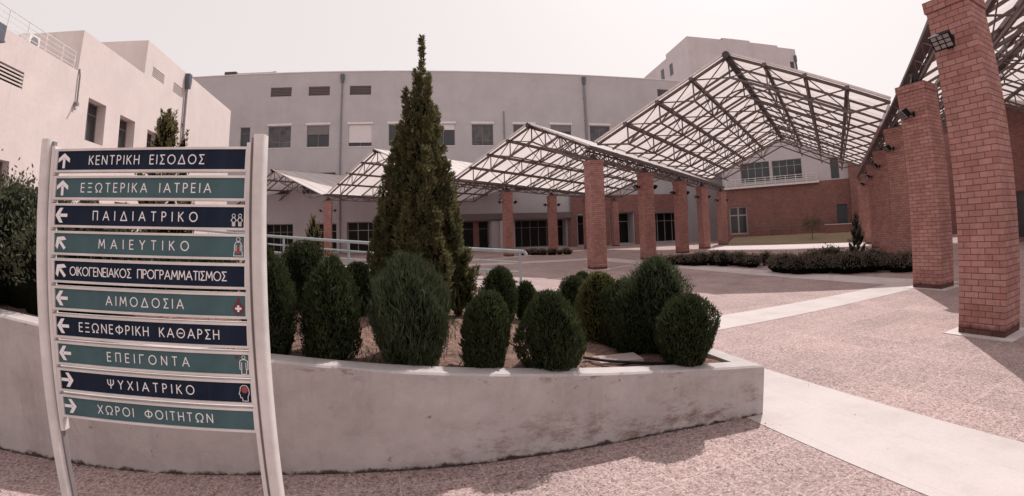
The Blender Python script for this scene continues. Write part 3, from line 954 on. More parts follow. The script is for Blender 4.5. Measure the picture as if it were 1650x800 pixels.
# ------------------------------------------------------------------ brick pillars
PH, PS = 4.6, 0.36
def make_pillar(label, loc):
    t = empty('brick_pillar', loc, 74, label, 'pillar')
    mb = MB()
    s = PS
    zc = PH - 0.165
    mb.box(-s, s, -s, s, 0.012, zc, 0, 'tu')
    c = s + 0.025
    mb.box(-c, c, -c, c, zc, PH, 0)
    mb.build('shaft', M['brick'], t)
    mb = MB()
    q = s + 0.17
    mb.box(-q, q, -q, q, 0.0, 0.012)
    mb.build('plinth', M['plinth'], t)
    mb = MB()
    mb.box(-.3, .3, -.3, .3, PH, PH + .03)
    mb.bar((0, 0, PH + .03), (0, 0, PH + .30), 0.10, 10)
    for sx in (-1, 1):
        mb.prism([(sx * .1, PH + .03), (sx * .28, PH + .03), (sx * .1, PH + .28)][::sx], -.012, .012)
    mb.build('bearing', M['steel_dark'], t)
    return t
def make_flood(label, group):
    """floodlight aimed along local -y, bracket root at the origin on the wall behind it"""
    t = empty('floodlight', (0, 0, 0), 0, label, 'floodlight', group)
    mb = MB()
    tilt = R(40)
    def rot(x, y, z):
        return (x, -0.30 + y * math.cos(tilt) - z * math.sin(tilt), 0.02 + y * math.sin(tilt) + z * math.cos(tilt))
    def rbox(m_, x0, x1, y0, y1, z0, z1, mat=0):
        k = MB(); k.box(x0, x1, y0, y1, z0, z1)
        i = len(m_.v)
        m_.v += [rot(*p) for p in k.v]; m_.f += [tuple(a + i for a in f) for f in k.f]; m_.m += [mat] * len(k.f); m_.uv += k.uv
    rbox(mb, -.165, .165, -.05, .05, -.125, .125)
    rbox(mb, -.185, .185, -.075, -.05, -.145, .145)
    for k in range(7):
        x = -.14 + .28 * k / 6
        rbox(mb, x - .006, x + .006, .05, .10, -.11, .11)
    rbox(mb, -.185, .185, -.11, -.075, .13, .145)
    mb.build('housing', M['black'], t)
    g = MB(); rbox(g, -.16, .16, -.079, -.0755, -.12, .12)
    go = g.build('glass', M['lens'], t)
    g = MB()
    for k in (1, 2):
        rbox(g, -.16 + .32 * k / 3 - .008, -.16 + .32 * k / 3 + .008, -.086, -.0795, -.12, .12)
        rbox(g, -.16, .16, -.0862, -.0797, -.12 + .24 * k / 3 - .008, -.12 + .24 * k / 3 + .008)
    g.build('grid', M['black'], go)
    b = MB()
    b.box(-.06, .06, -.02, 0.0, -.08, .08)
    b.bar((0, -.02, 0), (0, -.24, 0.0), .022, 8)
    b.box(-.19, .19, -.27, -.245, -.02, .02)
    b.box(-.195, -.187, -.36, -.245, -.02, .05); b.box(.187, .195, -.36, -.245, -.02, .05)
    b.build('bracket', M['black'], t)
    return t

order = ['first', 'second', 'third', 'fourth', 'fifth', 'sixth', 'seventh']
Lrow = [(16.65, -8.95), (22.4, -8.95), (28.2, -8.92), (33.6, -8.9), (39.9, -8.9)]
Rrow = [(7.44, 2.12), (12.2, 2.24), (17.75, 2.42), (23.2, 2.45), (28.6, 2.5), (34.2, 2.5), (39.8, 2.5)]
Mrow = [(18.5, -20.1), (24.3, -20.1), (30.0, -20.1), (35.8, -20.1), (41.5, -20.1)]
Wrow = [(17.4, -33.3), (23.1, -33.3), (28.9, -33.3), (34.7, -33.3)]
Erow = [(15.0, -49.4), (20.8, -49.4)]
proto = None
names = {
 'R': ['tall red brick pillar nearest the camera at the right edge', 'red brick pillar standing just behind the nearest right hand pillar', 'third brick pillar in the right row, under the corner of the large canopy', 'fourth brick pillar in the right row beside the low hedge', 'fifth brick pillar in the right row', 'sixth brick pillar in the right row', 'last brick pillar of the right row near the brick wing'],
 'L': ['broad red brick pillar where the two right canopies meet, above the round shrubs', 'second brick pillar along the left edge of the large canopy', 'third brick pillar along the left edge of the large canopy', 'fourth brick pillar along the left edge of the large canopy', 'last brick pillar along the left edge of the large canopy, before the white door'],
 'M': ['brick pillar hidden behind the tall conifer', 'brick pillar just right of the tall conifer before the dark entrance', 'narrow brick pillar between the dark entrance openings', 'brick pillar behind the canopy meeting point, mostly hidden', 'far brick pillar beside the dark glass entrance doors'],
 'W': ['brick pillar with grey bearing under the valley of the two left canopies', 'brick pillar just left of the tall conifer', 'third brick pillar in the row under the left valley', 'last brick pillar in the row under the left valley'],
 'E': ['brick pillar behind the sign post under the far left canopy', 'second brick pillar under the far left canopy edge']}
pillars = {}
for key, row in (('R', Rrow), ('L', Lrow), ('M', Mrow), ('W', Wrow), ('E', Erow)):
    for i, (u, v) in enumerate(row):
        x, y = uv2(u, v)
        lab = names[key][i]
        if proto is None:
            proto = make_pillar(lab, (x, y, 0)); o = proto; o['group'] = 'brick pillars carrying the canopies'
        else:
            o = copy_thing(proto, (x, y, 0), R(90 - 74), lab, 'brick pillars carrying the canopies')
        if key == 'R' and i < 2:
            o.scale = ((.86, .86, 1), (.93, .93, 1))[i]
        pillars[key, i] = (x, y)

# floodlights on the pillars
fproto = None
def face_pt(c, az, out, z, side=0.0):
    return (c[0] + math.sin(R(az)) * out + math.cos(R(az)) * side, c[1] + math.cos(R(az)) * out - math.sin(R(az)) * side, z)
def flood(key, i, az, z, label, side=0.0, turn=0.0):
    global fproto
    # local -y must point along azimuth az
    loc = face_pt(pillars[key, i], az, PS * (.86 if (key, i) == ('R', 0) else .93 if (key, i) == ('R', 1) else 1.0), z, side)
    rz = R(180 - az - turn)
    g = 'black floodlights bolted to the pillars'
    if fproto is None:
        fproto = make_flood(label, g); o = fproto
        o.location = loc; o.rotation_euler = (0, 0, rz); o.scale = (.78, .78, .78)
    else:
        copy_thing(fproto, loc, rz, label, g)
rl = ['black floodlight with gridded glass near the top of the nearest pillar', 'black floodlight on the second pillar of the right row', 'black floodlight on the third pillar of the right row', 'black floodlight on the fourth pillar of the right row', 'black floodlight on the fifth pillar of the right row', 'black floodlight on the sixth pillar of the right row']
for i in range(6):
    flood('R', i, 254, 3.9, rl[i], 0.07 if i == 0 else 0.0, 0 if i == 0 else 35)
for i in range(1, 5):
    flood('L', i, 254, 3.85, 'black floodlight on the left side of the %s pillar along the left canopy edge' % order[i])
    flood('L', i, 74, 3.85, 'black floodlight on the right side of the %s pillar along the left canopy edge' % order[i])
for i in (1, 2):
    flood('M', i, 254, 3.85, 'black floodlight left of the %s pillar before the dark entrance' % order[i - 1])
    flood('M', i, 74, 3.85, 'black floodlight right of the %s pillar before the dark entrance' % order[i - 1])
flood('W', 0, 254, 3.8, 'black floodlight left of the pillar under the left valley')
flood('W', 0, 74, 3.8, 'black floodlight right of the pillar under the left valley')

# ------------------------------------------------------------------ canopies
def canopy(label, u0, u1, vL, vP, vR, zL, zP, zR, step=1.45, sheet_u0=None, fine=True, arches=False, slant=0.0):
    """gabled space-frame canopy: local x = along v, local y = along u"""
    t = empty('canopy', (0, 0, 0), VA, label, 'canopy', 'steel framed canopies over the walkways')
    sides = [(vL, zL, -1), (vR, zR, 1)]
    su0 = u0 if sheet_u0 is None else sheet_u0
    for ve, ze, sgn in sides:
        mb = MB()
        slope = (zP - ze) / (vP - ve)
        ov = ve - sgn * -0.0
        off = 0.10
        n = 26
        a0, a1 = su0 - 0.22, u1 + 0.2
        for k in range(n):          # lapped sheets, each with slight corrugation edge
            ya, yb = a0 + (a1 - a0) * k / n, a0 + (a1 - a0) * (k + 1) / n
            dz = 0.012 * (k % 2)
            p0 = (ve, ya, ze + off + dz); p1 = (vP, ya, zP + off + dz); p2 = (vP, yb, zP + off + dz); p3 = (ve, yb, ze + off + dz)
            mb.quad([p0, p1, p2, p3] if sgn < 0 else [p3, p2, p1, p0])
        mb.build('roof_sheet', M['sheet'], t)
        # bright edge trim along the open front gable
        mb = MB()
        mb.bar((ve, a0 - .004, ze + off - .02), (vP, a0 - .004, zP + off - .02), 0.055, 4)
        mb.build('edge_trim', M['trim'], t)
    # ridge and purlins
    mb = MB()
    mb.bar((vP, u0 - 0.35, zP - .03), (vP, u1, zP - .03), 0.14, 8)
    mb.build('ridge_beam', M['steel_dark'], t)
    for ve, ze, sgn in sides:
        for q in (0.25, 0.5, 0.75):
            v_, z_ = ve + (vP - ve) * q, ze + (zP - ze) * q
            mb = MB()
            mb.bar((v_, u0 - 0.28, z_ - .02), (v_, u1, z_ - .02), 0.095, 4)
            mb.build('purlin', M['steel'], t)
    # trusses across
    DP = 0.82
    nst = int(round((u1 - u0) / step))
    for k in range(nst + 1):
        u_ = u0 + (u1 - u0) * k / nst
        mb = MB()
        full = (k % 2 == 0)
        rt = 0.066 if k == 0 else 0.055
        for ve, ze, sgn in sides:
            top = [(ve + (vP - ve) * q, u_, ze + (zP - ze) * q) for q in (0, .25, .5, .75, 1)]
            mb.bar(top[0], top[4], rt, 4)
            if not full:
                continue
            bot = [(p[0], u_, p[2] - DP * (0.55 if j == 0 else 1)) for j, p in enumerate(top)]
            mb.bar(bot[1], bot[4], 0.055, 4)
            mb.bar(top[0], bot[1], 0.046, 4)
            for j in range(1, 5):
                mb.bar(top[j], bot[j], 0.034, 4)
                if j < 4:
                    mb.bar(top[j], bot[j + 1], 0.031, 4)
                    mb.bar(bot[j], top[j + 1], 0.026, 4)
        if arches and full and k >= 2:      # bowed tie under the ridge
            A_ = [(vP + 1.25 * math.cos(R(a)), u_, zP - DP - .62 + .95 * math.sin(R(a))) for a in range(0, 181, 15)]
            for a_, b_ in zip(A_[:-1], A_[1:]):
                mb.bar(a_, b_, 0.038, 4)
        mb.build('truss', M['steel'], t)
    # longitudinal bracing between trusses, bottom-chord runners
    if fine:
        for ve, ze, sgn in sides:
            for q in (0.25, 0.5, 0.75):
                v_, z_ = ve + (vP - ve) * q, ze + (zP - ze) * q - DP
                mb = MB()
                mb.bar((v_, u0, z_), (v_, u1, z_), 0.042, 4)
                for k in range(0, nst - 1, 2):
                    ua, ub = u0 + (u1 - u0) * k / nst, u0 + (u1 - u0) * (k + 2) / nst
                    um = (ua + ub) / 2
                    if k % 4 == 0:
                        mb.bar((v_, ua, z_), (v_, um, z_ + DP), 0.02, 4)
                        mb.bar((v_, um, z_ + DP), (v_, ub, z_), 0.02, 4)
                mb.build('bracing', M['steel'], t)
    if slant:      # the open front runs slightly askew to the pillar rows
        for ch in t.children:
            for v_ in ch.data.vertices:
                v_.co.y += slant * (v_.co.x - vR)
    return t

def girder(label, v, u0, u1, z):
    """lattice valley girder that rests on a pillar row"""
    t = empty('valley_girder', (0, 0, 0), VA, label, 'girder', 'lattice girders along the pillar rows')
    for dv in (-.17, .17):
        mb = MB()
        mb.bar((v + dv, u0, z), (v + dv, u1, z), 0.045, 4)
        mb.build('top_chord', M['steel_grey'], t)
    mb = MB(); mb.bar((v, u0, z - .34), (v, u1, z - .34), 0.045, 4); mb.build('bottom_chord', M['steel_grey'], t)
    mb = MB()
    n = int((u1 - u0) / 0.55)
    for k in range(n):
        ua, ub = u0 + (u1 - u0) * k / n, u0 + (u1 - u0) * (k + 1) / n
        for dv in (-.17, .17):
            if k % 2: mb.bar((v, ua, z - .34), (v + dv, ub, z), 0.018, 4)
            else: mb.bar((v + dv, ua, z), (v, ub, z - .34), 0.018, 4)
    mb.build('lattice', M['steel'], t)
    mb = MB(); mb.box(v - .13, v + .13, u0 - .1, u1, z + .062, z + .08); mb.box(v - .14, v - .13, u0 - .1, u1, z + .062, z + .14); mb.box(v + .13, v + .14, u0 - .1, u1, z + .062, z + .14)
    mb.build('gutter', M['steel'], t)
    return t

ZE = 5.28
canopy('largest gabled canopy with pale sheets over the right hand pillars', 16.65, 35.5, -8.7, -3.0, 2.2, ZE, 7.85, ZE, fine=True, arches=True)
canopy('mid sized gabled canopy between the tall conifer and the large canopy', 16.9, 36.5, -19.3, -12.8, -9.1, 5.0, 6.97, 5.22, slant=-.167)
canopy('small gabled canopy with bright roof left of the tall conifer', 17.5, 35.5, -33.1, -26.2, -19.5, 5.16, 7.66, 4.98, fine=False)
canopy('farthest small gabled canopy beside the sign with bright white roof slope', 17.2, 33.5, -49.5, -41.5, -33.5, 5.1, 8.0, 5.05, fine=False, slant=.146)
canopy('nearest canopy overhead at the top right corner behind the front pillar', 8.9, 35.5, 2.5, 8.2, 13.8, ZE, 7.85, ZE)
girder('lattice girder on the left edge of the large canopy', -8.95, 16.3, 41.0, 5.03)
girder('lattice girder on the right row of pillars receding from the nearest pillar', 2.32, 7.0, 41.0, 5.03)
girder('lattice girder behind the tall conifer', -20.1, 17.2, 42.0, 5.03)
girder('lattice girder in the valley of the two left canopies', -33.3, 17.2, 35.5, 5.03)

# ------------------------------------------------------------------ planter
front = [(-7.2, 1.75), (-5.4, 2.05), (-3.92, 2.26), (-2.99, 2.38), (-2.48, 2.47), (-1.61, 2.68), (-0.99, 2.81), (-0.5, 2.91), (0.06, 3.04), (0.77, 3.20), (1.29, 3.31), (2.05, 3.40)]
def smooth_line(pts, n=48):
    p = np.array(pts)
    t = np.linspace(0, len(p) - 1, n)
    out = []
    for a in t:
        i = min(int(a), len(p) - 2); f = a - i
        p0, p1, p2, p3 = p[max(i - 1, 0)], p[i], p[i + 1], p[min(i + 2, len(p) - 1)]
        out.append(0.5 * ((2 * p1) + (-p0 + p2) * f + (2 * p0 - 5 * p1 + 4 * p2 - p3) * f * f + (-p0 + 3 * p1 - 3 * p2 + p3) * f ** 3))
    return np.array(out)
def ztop(x): return float(np.interp(x, [-7.2, -3.76, -1.58, -0.95, -0.01, 0.77, 1.29, 2.05], [1.38, 1.05, 0.806, 0.728, 0.628, 0.545, 0.493, 0.430]))
fl = smooth_line(front)
back_end = ab(2.72, -7.6)
ret = [(2.05, 3.40), (1.79, 4.30), (1.45, 5.5), (0.95, 7.2)]
far = [(0.95, 7.2), (-2.5, 8.6), (-6.5, 9.6), (-11.0, 9.8)]
outline = [tuple(p) for p in fl] + [tuple(p) for p in smooth_line(ret, 10)[1:]] + [tuple(p) for p in smooth_line(far, 10)[1:]]
T = 0.16
def inset(pts, dist_):
    n = len(pts); out = []
    for i, p in enumerate(pts):
        a = np.array(pts[max(i - 1, 0)]); b = np.array(pts[min(i + 1, n - 1)])
        d1 = np.array(p) - a; d2 = b - np.array(p)
        nn = np.zeros(2)
        for dd in (d1, d2):
            L = np.hypot(*dd)
            if L > 1e-9: nn += np.array([-dd[1], dd[0]]) / L
        nn /= max(np.hypot(*nn), 1e-9)
        c = 1.0
        if np.hypot(*d1) > 1e-9 and np.hypot(*d2) > 1e-9:
            c = max(0.5, float(np.dot(nn, np.array([-d1[1], d1[0]]) / np.hypot(*d1))))
        out.append(tuple(np.array(p) + nn * dist_ / c))
    return out
inner = inset(outline, T)
PL = empty('planter_wall', (0, 0, 0), 90, 'long curved rendered planter wall holding the round shrubs behind the sign', 'planter')
mb = MB()
CH = 0.014
run = 0.0
o2 = inset(outline, CH)
for i in range(len(outline) - 1):
    a, b = outline[i], outline[i + 1]
    ia, ib = inner[i], inner[i + 1]
    ca, cb = o2[i], o2[i + 1]
    za, zb = ztop(a[0]), ztop(b[0])
    rn = run + math.hypot(b[0] - a[0], b[1] - a[1])
    mb.quad([(*a, 0), (*b, 0), (*b, zb - CH), (*a, za - CH)], 0, [(run, -za), (rn, -zb), (rn, -CH), (run, -CH)])
    run = rn
    mb.quad([(*a, za - CH), (*b, zb - CH), (*cb, zb), (*ca, za)], 0, [(run, -.01), (run, -.01), (run, 0), (run, 0)])
    mb.quad([(*ca, za), (*cb, zb), (*ib, zb), (*ia, za)], 0, [(run, .1), (run, .1), (run, .2), (run, .2)])
    mb.quad([(*ia, za), (*ib, zb), (*ib, 0), (*ia, 0)])
mb.build('wall_face', M['planter'], PL, smooth=False)
# soil: lumpy sheet inside the wall
def zsoil(x): return ztop(x) - 0.055
def in_poly(x, y, poly):
    c = False; j = len(poly) - 1
    for i in range(len(poly)):
        xi, yi = poly[i]; xj, yj = poly[j]
        if (yi > y) != (yj > y) and x < (xj - xi) * (y - yi) / (yj - yi) + xi: c = not c
        j = i
    return c
mb = MB()
nn_ = len(inner)
NF = len(fl)
frontI = inner[:NF]
rearI = inner[NF - 1:]
rr_ = smooth_line([p for p in rearI][::-1], NF)
rows = 26
pts = []
for k in range(rows + 1):
    f = (k / rows) ** 1.6
    for i in range(NF):
        x = frontI[i][0] * (1 - f) + rr_[i][0] * f
        y = frontI[i][1] * (1 - f) + rr_[i][1] * f
        z = zsoil(x) + (0.0 if k in (0, rows) or i in (0, NF - 1) else 0.03 * math.sin(x * 9.1 + y * 4) * math.sin(y * 7.7 - x * 3) + rng.uniform(-.012, .012))
        pts.append((x, y, z))
for k in range(rows):
    for i in range(NF - 1):
        a = k * NF + i
        mb.quad([pts[a], pts[a + 1], pts[a + NF + 1], pts[a + NF]])
tag(mb.build('soil', M['soil'], smooth=True), kind='structure')
# twigs / drip hose lying on the soil
t = MB()
pth = [(0.55, 3.62), (0.72, 3.56), (0.95, 3.53), (1.2, 3.53), (1.42, 3.58)]
t.path([(x, y, zsoil(x) + .045) for x, y in pth], 0.012, 6)
tag(t.build('drip_hose', M['black']), 'thin black hose lying on pale soil between two round shrubs', 'hose')
t = MB()
t.box(-.19, .19, -.11, .11, 0, .025)
M['slab'] = concrete('dusty_slab', (0.38, 0.30, 0.28), 3.0)
tag(t.build('stone_slab', M['slab'], loc=(0.86, 3.70, zsoil(.86) + .012), rotz=R(8)), 'flat pale slab lying on the soil among the shrubs', 'slab')

# ------------------------------------------------------------------ foliage
def leaf_mesh(name, P, D, L, W, mat, core=None, core_mat=None, parent=None, seed=0):
    """many small diamond leaves: positions P, directions D, lengths L, widths W; optional inner core surface"""
    n = len(P)
    g = np.random.default_rng(seed)
    D = D / np.linalg.norm(D, axis=1, keepdims=True)
    rnd = g.normal(size=(n, 3))
    A = np.cross(D, rnd); A /= np.linalg.norm(A, axis=1, keepdims=True) + 1e-9
    L = np.broadcast_to(np.asarray(L, float), (n,))[:, None]
    W = np.broadcast_to(np.asarray(W, float), (n,))[:, None]
    v = np.stack([P, P + D * L * .45 + A * W * .5, P + D * L, P + D * L * .45 - A * W * .5], 1).reshape(-1, 3)
    f = np.arange(4 * n).reshape(-1, 4)
    verts = v.tolist(); faces = f.tolist(); mi = [0] * n
    if core is not None:
        cv, cf = core
        k = len(verts)
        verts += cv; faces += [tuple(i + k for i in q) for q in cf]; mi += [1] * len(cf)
    me = bpy.data.meshes.new(name)
    me.from_pydata(verts, [], faces)
    me.materials.append(mat)
    if core is not None: me.materials.append(core_mat)
    me.polygons.foreach_set('material_index', mi)
    me.update()
    o = bpy.data.objects.new(name, me)
    COL.objects.link(o)
    if parent: o.parent = parent
    return o

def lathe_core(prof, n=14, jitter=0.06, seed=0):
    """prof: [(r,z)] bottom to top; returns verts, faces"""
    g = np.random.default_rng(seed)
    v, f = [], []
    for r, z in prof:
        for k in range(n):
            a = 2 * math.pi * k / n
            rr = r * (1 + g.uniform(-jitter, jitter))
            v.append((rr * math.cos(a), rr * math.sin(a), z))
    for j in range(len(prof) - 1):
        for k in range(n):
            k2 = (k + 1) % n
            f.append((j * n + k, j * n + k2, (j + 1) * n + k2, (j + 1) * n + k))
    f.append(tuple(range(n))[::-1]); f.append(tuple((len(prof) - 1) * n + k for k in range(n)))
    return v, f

def stem(parent, h, r, name='stem'):
    mb = MB(); mb.bar((0, 0, -.03), (0.01, 0, h), r, 8, r2=r * .6)
    return mb.build(name, M['bark'], parent)

def egg(t, fat=0.42, tip=1.05):
    """radius fraction against height fraction: fullest at `fat`, domed top"""
    t = np.asarray(t, float)
    lo = np.sqrt(np.clip(1 - ((fat - t) / (fat * 1.25)) ** 2, 0.0, 1))
    hi = np.sqrt(np.clip(1 - ((t - fat) / (1 - fat)) ** 2, 0, 1)) ** tip
    return np.where(t < fat, lo, hi)

def shrub(x, y, Rr, Hh, label, n=5200, fat=0.42, mat='thuja', seed=1, leaf=(0.018, 0.042), up=0.70, loose=0.10, group='clipped round shrubs in the planter', z=None, name='shrub', lump=0.17, cat='shrub', shape=None, wr=1.0, tip=1.05):
    n = int(n * 1.9)
    z = zsoil(x) - 0.015 if z is None else z
    t = empty(name, (x, y, z), None, label, cat, group)
    g = np.random.default_rng(seed)
    prof = shape or (lambda q: egg(q, fat, tip))
    # surface lumps
    ph = g.uniform(0, 6.28, 6)
    def lumpf(a, q):
        return 1 + lump * (np.sin(2 * a + ph[0] + 3 * q) * .4 + np.sin(3 * a + ph[1] - 5 * q) * .35 + np.sin(5 * a + ph[2] + 7 * q) * .3 + np.sin(9 * a + 11 * q + ph[3]) * .2)
    q = g.uniform(0, 1, n * 3)
    keep = g.uniform(0, 1, n * 3) < (prof(q) * .9 + .1)
    q = q[keep][:n]
    a = g.uniform(0, 2 * np.pi, len(q))
    depth = 1 - np.abs(g.normal(0, loose, len(q))) * 1.0
    depth = np.where(g.uniform(size=len(q)) < 0.07, depth + loose * g.uniform(0, .9, len(q)), depth)
    # a few sprays stick out past the clipped outline
    nsp = 70
    sa, sq = g.uniform(0, 2 * np.pi, nsp), g.uniform(.25, .97, nsp)
    dist_ = np.min(np.abs((a[:, None] - sa[None] + np.pi) % (2 * np.pi) - np.pi) * 1.0 + np.abs(q[:, None] - sq[None]) * 4.0, axis=1)
    depth = depth + np.clip(1 - dist_ / .16, 0, 1) * g.uniform(.1, 1, len(q)) * (loose * .8 + .12)
    rr = Rr * prof(q) * lumpf(a, q) * np.clip(depth, 0.45, 1.35)
    zz = q * Hh * .98 * (1 + np.clip(1 - dist_ / .16, 0, 1) * loose * .3)
    lean = g.uniform(-.10, .10, 2)
    bulge = 1 + .10 * np.sin(zz / Hh * 5 + ph[4])
    rr = rr * bulge
    P = np.stack([rr * np.cos(a) + lean[0] * zz, rr * np.sin(a) + lean[1] * zz, zz], 1)
    out = np.stack([np.cos(a), np.sin(a), np.zeros_like(a)], 1)
    D = out * (1 - up) + np.array([0, 0, up]) + g.normal(0, .28, P.shape)
    L = g.uniform(*leaf, len(q))
    L = L * np.where(g.uniform(size=len(q)) < .10 + .12 * (q > .7), g.uniform(1.4, 2.5, len(q)), 1.0); W = np.minimum(L, leaf[1]) * g.uniform(.16, .32, len(q)) * wr
    P = P - D / np.linalg.norm(D, axis=1, keepdims=True) * L[:, None] * .5
    qs = np.linspace(0.02, 0.97, 12)
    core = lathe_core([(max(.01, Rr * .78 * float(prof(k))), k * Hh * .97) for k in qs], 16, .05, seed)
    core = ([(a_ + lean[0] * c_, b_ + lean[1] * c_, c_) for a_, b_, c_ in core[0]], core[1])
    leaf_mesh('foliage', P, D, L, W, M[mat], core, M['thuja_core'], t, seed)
    stem(t, Hh * .3, Rr * .09)
    return t

shrub(-1.74, 2.99, .19, .84, 'slim dark shrub standing directly behind the right sign post', fat=.33, seed=21, n=5200, tip=1.6, loose=.14)
shrub(-1.36, 3.10, .25, .78, 'dark egg shaped shrub with loose tip, first clear of the sign', fat=.36, seed=22, n=6600, lump=.18, loose=.16, tip=1.75)
shrub(-0.25, 3.24, .185, .61, 'smooth dark round shrub right of the feathery bush', seed=24, n=5200)
shrub(0.27, 3.35, .225, .65, 'smooth egg shaped shrub alone in the middle of the planter front', seed=25, n=5800)
shrub(-0.19, 4.97, .21, .68, 'bushy green shrub under the end of the railing', seed=26, lump=.18, loose=.15, n=4200)
shrub(0.14, 5.27, .145, .50, 'small dark narrow shrub behind the middle egg shaped one', seed=27, n=3000)
shrub(0.94, 6.17, .19, .60, 'short green shrub at the foot of the broad brick pillar', seed=28, n=3200)
shrub(0.92, 4.50, .27, .74, 'yellow tipped shrub in the clump left of the corner', mat='thuja_yellow', seed=29, n=4600, lump=.14)
shrub(1.10, 4.05, .24, .66, 'dark shrub in front of the yellow tipped one near the corner', seed=32, n=4200)
shrub(1.02, 4.28, .24, .70, 'rounded dark shrub in the middle of the clump left of the corner', seed=36, n=4200, lump=.2, loose=.16)
shrub(0.66, 5.2, .22, .62, 'green shrub behind the clump, nearest the broad brick pillar', seed=37, n=3200, lump=.2, loose=.16)
shrub(1.41, 3.58, .235, .66, 'smooth dark round shrub at the right corner of the planter', seed=31, n=6000, fat=.45)
shrub(-1.72, 4.64, .20, .60, 'small green shrub half hidden behind the dark egg shaped one', seed=33, n=3200, lump=.2, loose=.16)
shrub(-2.31, 4.63, .30, .78, 'broad green shrub beneath the railing beside the sign', seed=34, n=5200, lump=.2, loose=.16)
shrub(-0.75, 3.24, .29, .84, 'feathery grey green bush in front of the tall conifer', mat='rosemary', seed=23, n=12500, leaf=(.035, .085), up=.80, loose=.27, lump=.24, wr=.36, tip=1.5, group='loose bushes in the planter', fat=.38)
shrub(1.33, 4.05, .29, .95, 'loose tall green bush behind the corner shrub', mat='rosemary', seed=30, n=7600, leaf=(.03, .065), up=.66, loose=.28, lump=.30, wr=.55, tip=1.2, group='loose bushes in the planter', fat=.5)

def cone_shape(q):
    q = np.asarray(q, float)
    return np.where(q < .12, .6 + q / .12 * .4, (1 - (q - .12) / .88) ** .8)

def conifer(x, y, z, Hh, Rr, label, nclump, per, mat='cypress', seed=3, name='conifer_tree', group=None, cs=(.16, .40), shape=None, rough=.12):
    """plume-built conifer: upswept clumps round a tapered trunk"""
    t = empty(name, (x, y, z), None, label, 'tree', group)
    g = np.random.default_rng(seed)
    Ps, Ds, Ls, Ws = [], [], [], []
    cv, cf = [], []
    tb = MB()
    tb.bar((0, 0, -.05), (0, 0, Hh * .55), Rr * .10, 8, r2=Rr * .06)
    tb.bar((0, 0, Hh * .55), (0.01, 0, Hh * .93), Rr * .06, 8, r2=Rr * .015)
    shp = shape or cone_shape
    for c in range(nclump):
        q = (c + g.uniform(0, 1)) / nclump
        q = q ** 1.12
        a = c * 2.39996 + g.uniform(-.5, .5)
        env = Rr * float(shp(q)) * (1 + rough * (math.sin(3 * a + 9 * q) * .5 + math.sin(23 * q + 2 * a) * .5))
        size = float(np.interp(q, [0, .5, 1], [cs[1], cs[1] * .72, cs[0]])) * g.uniform(.65, 1.3)
        rad = max(0.0, env - size * .30) * g.uniform(.55, 1.0 + rough * .45)
        cx, cy, cz = rad * math.cos(a), rad * math.sin(a), q * Hh * .97
        tb.bar((0, 0, max(.02, cz - rad * .5)), (cx, cy, cz), .018, 5, r2=.008)
        m = per
        tt = g.uniform(0, 1, m) ** .85
        rr = size * .27 * np.sin(np.pi * np.clip(tt, .03, 1) ** .62) * np.sqrt(g.uniform(.25, 1, m))
        aa = g.uniform(0, 2 * np.pi, m)
        out = np.array([math.cos(a), math.sin(a), 0])
        lean = 0.34
        base = np.array([cx, cy, cz - size * .45])
        ax = np.array([0, 0, 1.0]) + out * lean
        P = base + ax * (tt * size * 1.6)[:, None] + np.stack([rr * np.cos(aa), rr * np.sin(aa), np.zeros(m)], 1)
        D = ax * .9 + np.stack([np.cos(aa), np.sin(aa), np.zeros(m)], 1) * .55 + g.normal(0, .25, (m, 3))
        L = g.uniform(.03, .08, m) * (Hh / 3.5) ** .4
        Ps.append(P); Ds.append(D); Ls.append(L); Ws.append(L * g.uniform(.22, .4, m))
        # shaded heart of the clump
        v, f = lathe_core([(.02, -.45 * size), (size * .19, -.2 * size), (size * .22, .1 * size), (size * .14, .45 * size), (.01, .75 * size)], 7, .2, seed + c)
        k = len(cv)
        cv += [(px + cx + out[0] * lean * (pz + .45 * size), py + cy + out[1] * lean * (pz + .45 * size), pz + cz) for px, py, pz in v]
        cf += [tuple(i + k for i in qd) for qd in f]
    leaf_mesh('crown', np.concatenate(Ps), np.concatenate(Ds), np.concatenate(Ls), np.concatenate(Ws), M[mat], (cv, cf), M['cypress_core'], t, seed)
    tb.build('trunk', M['bark'], t)
    return t

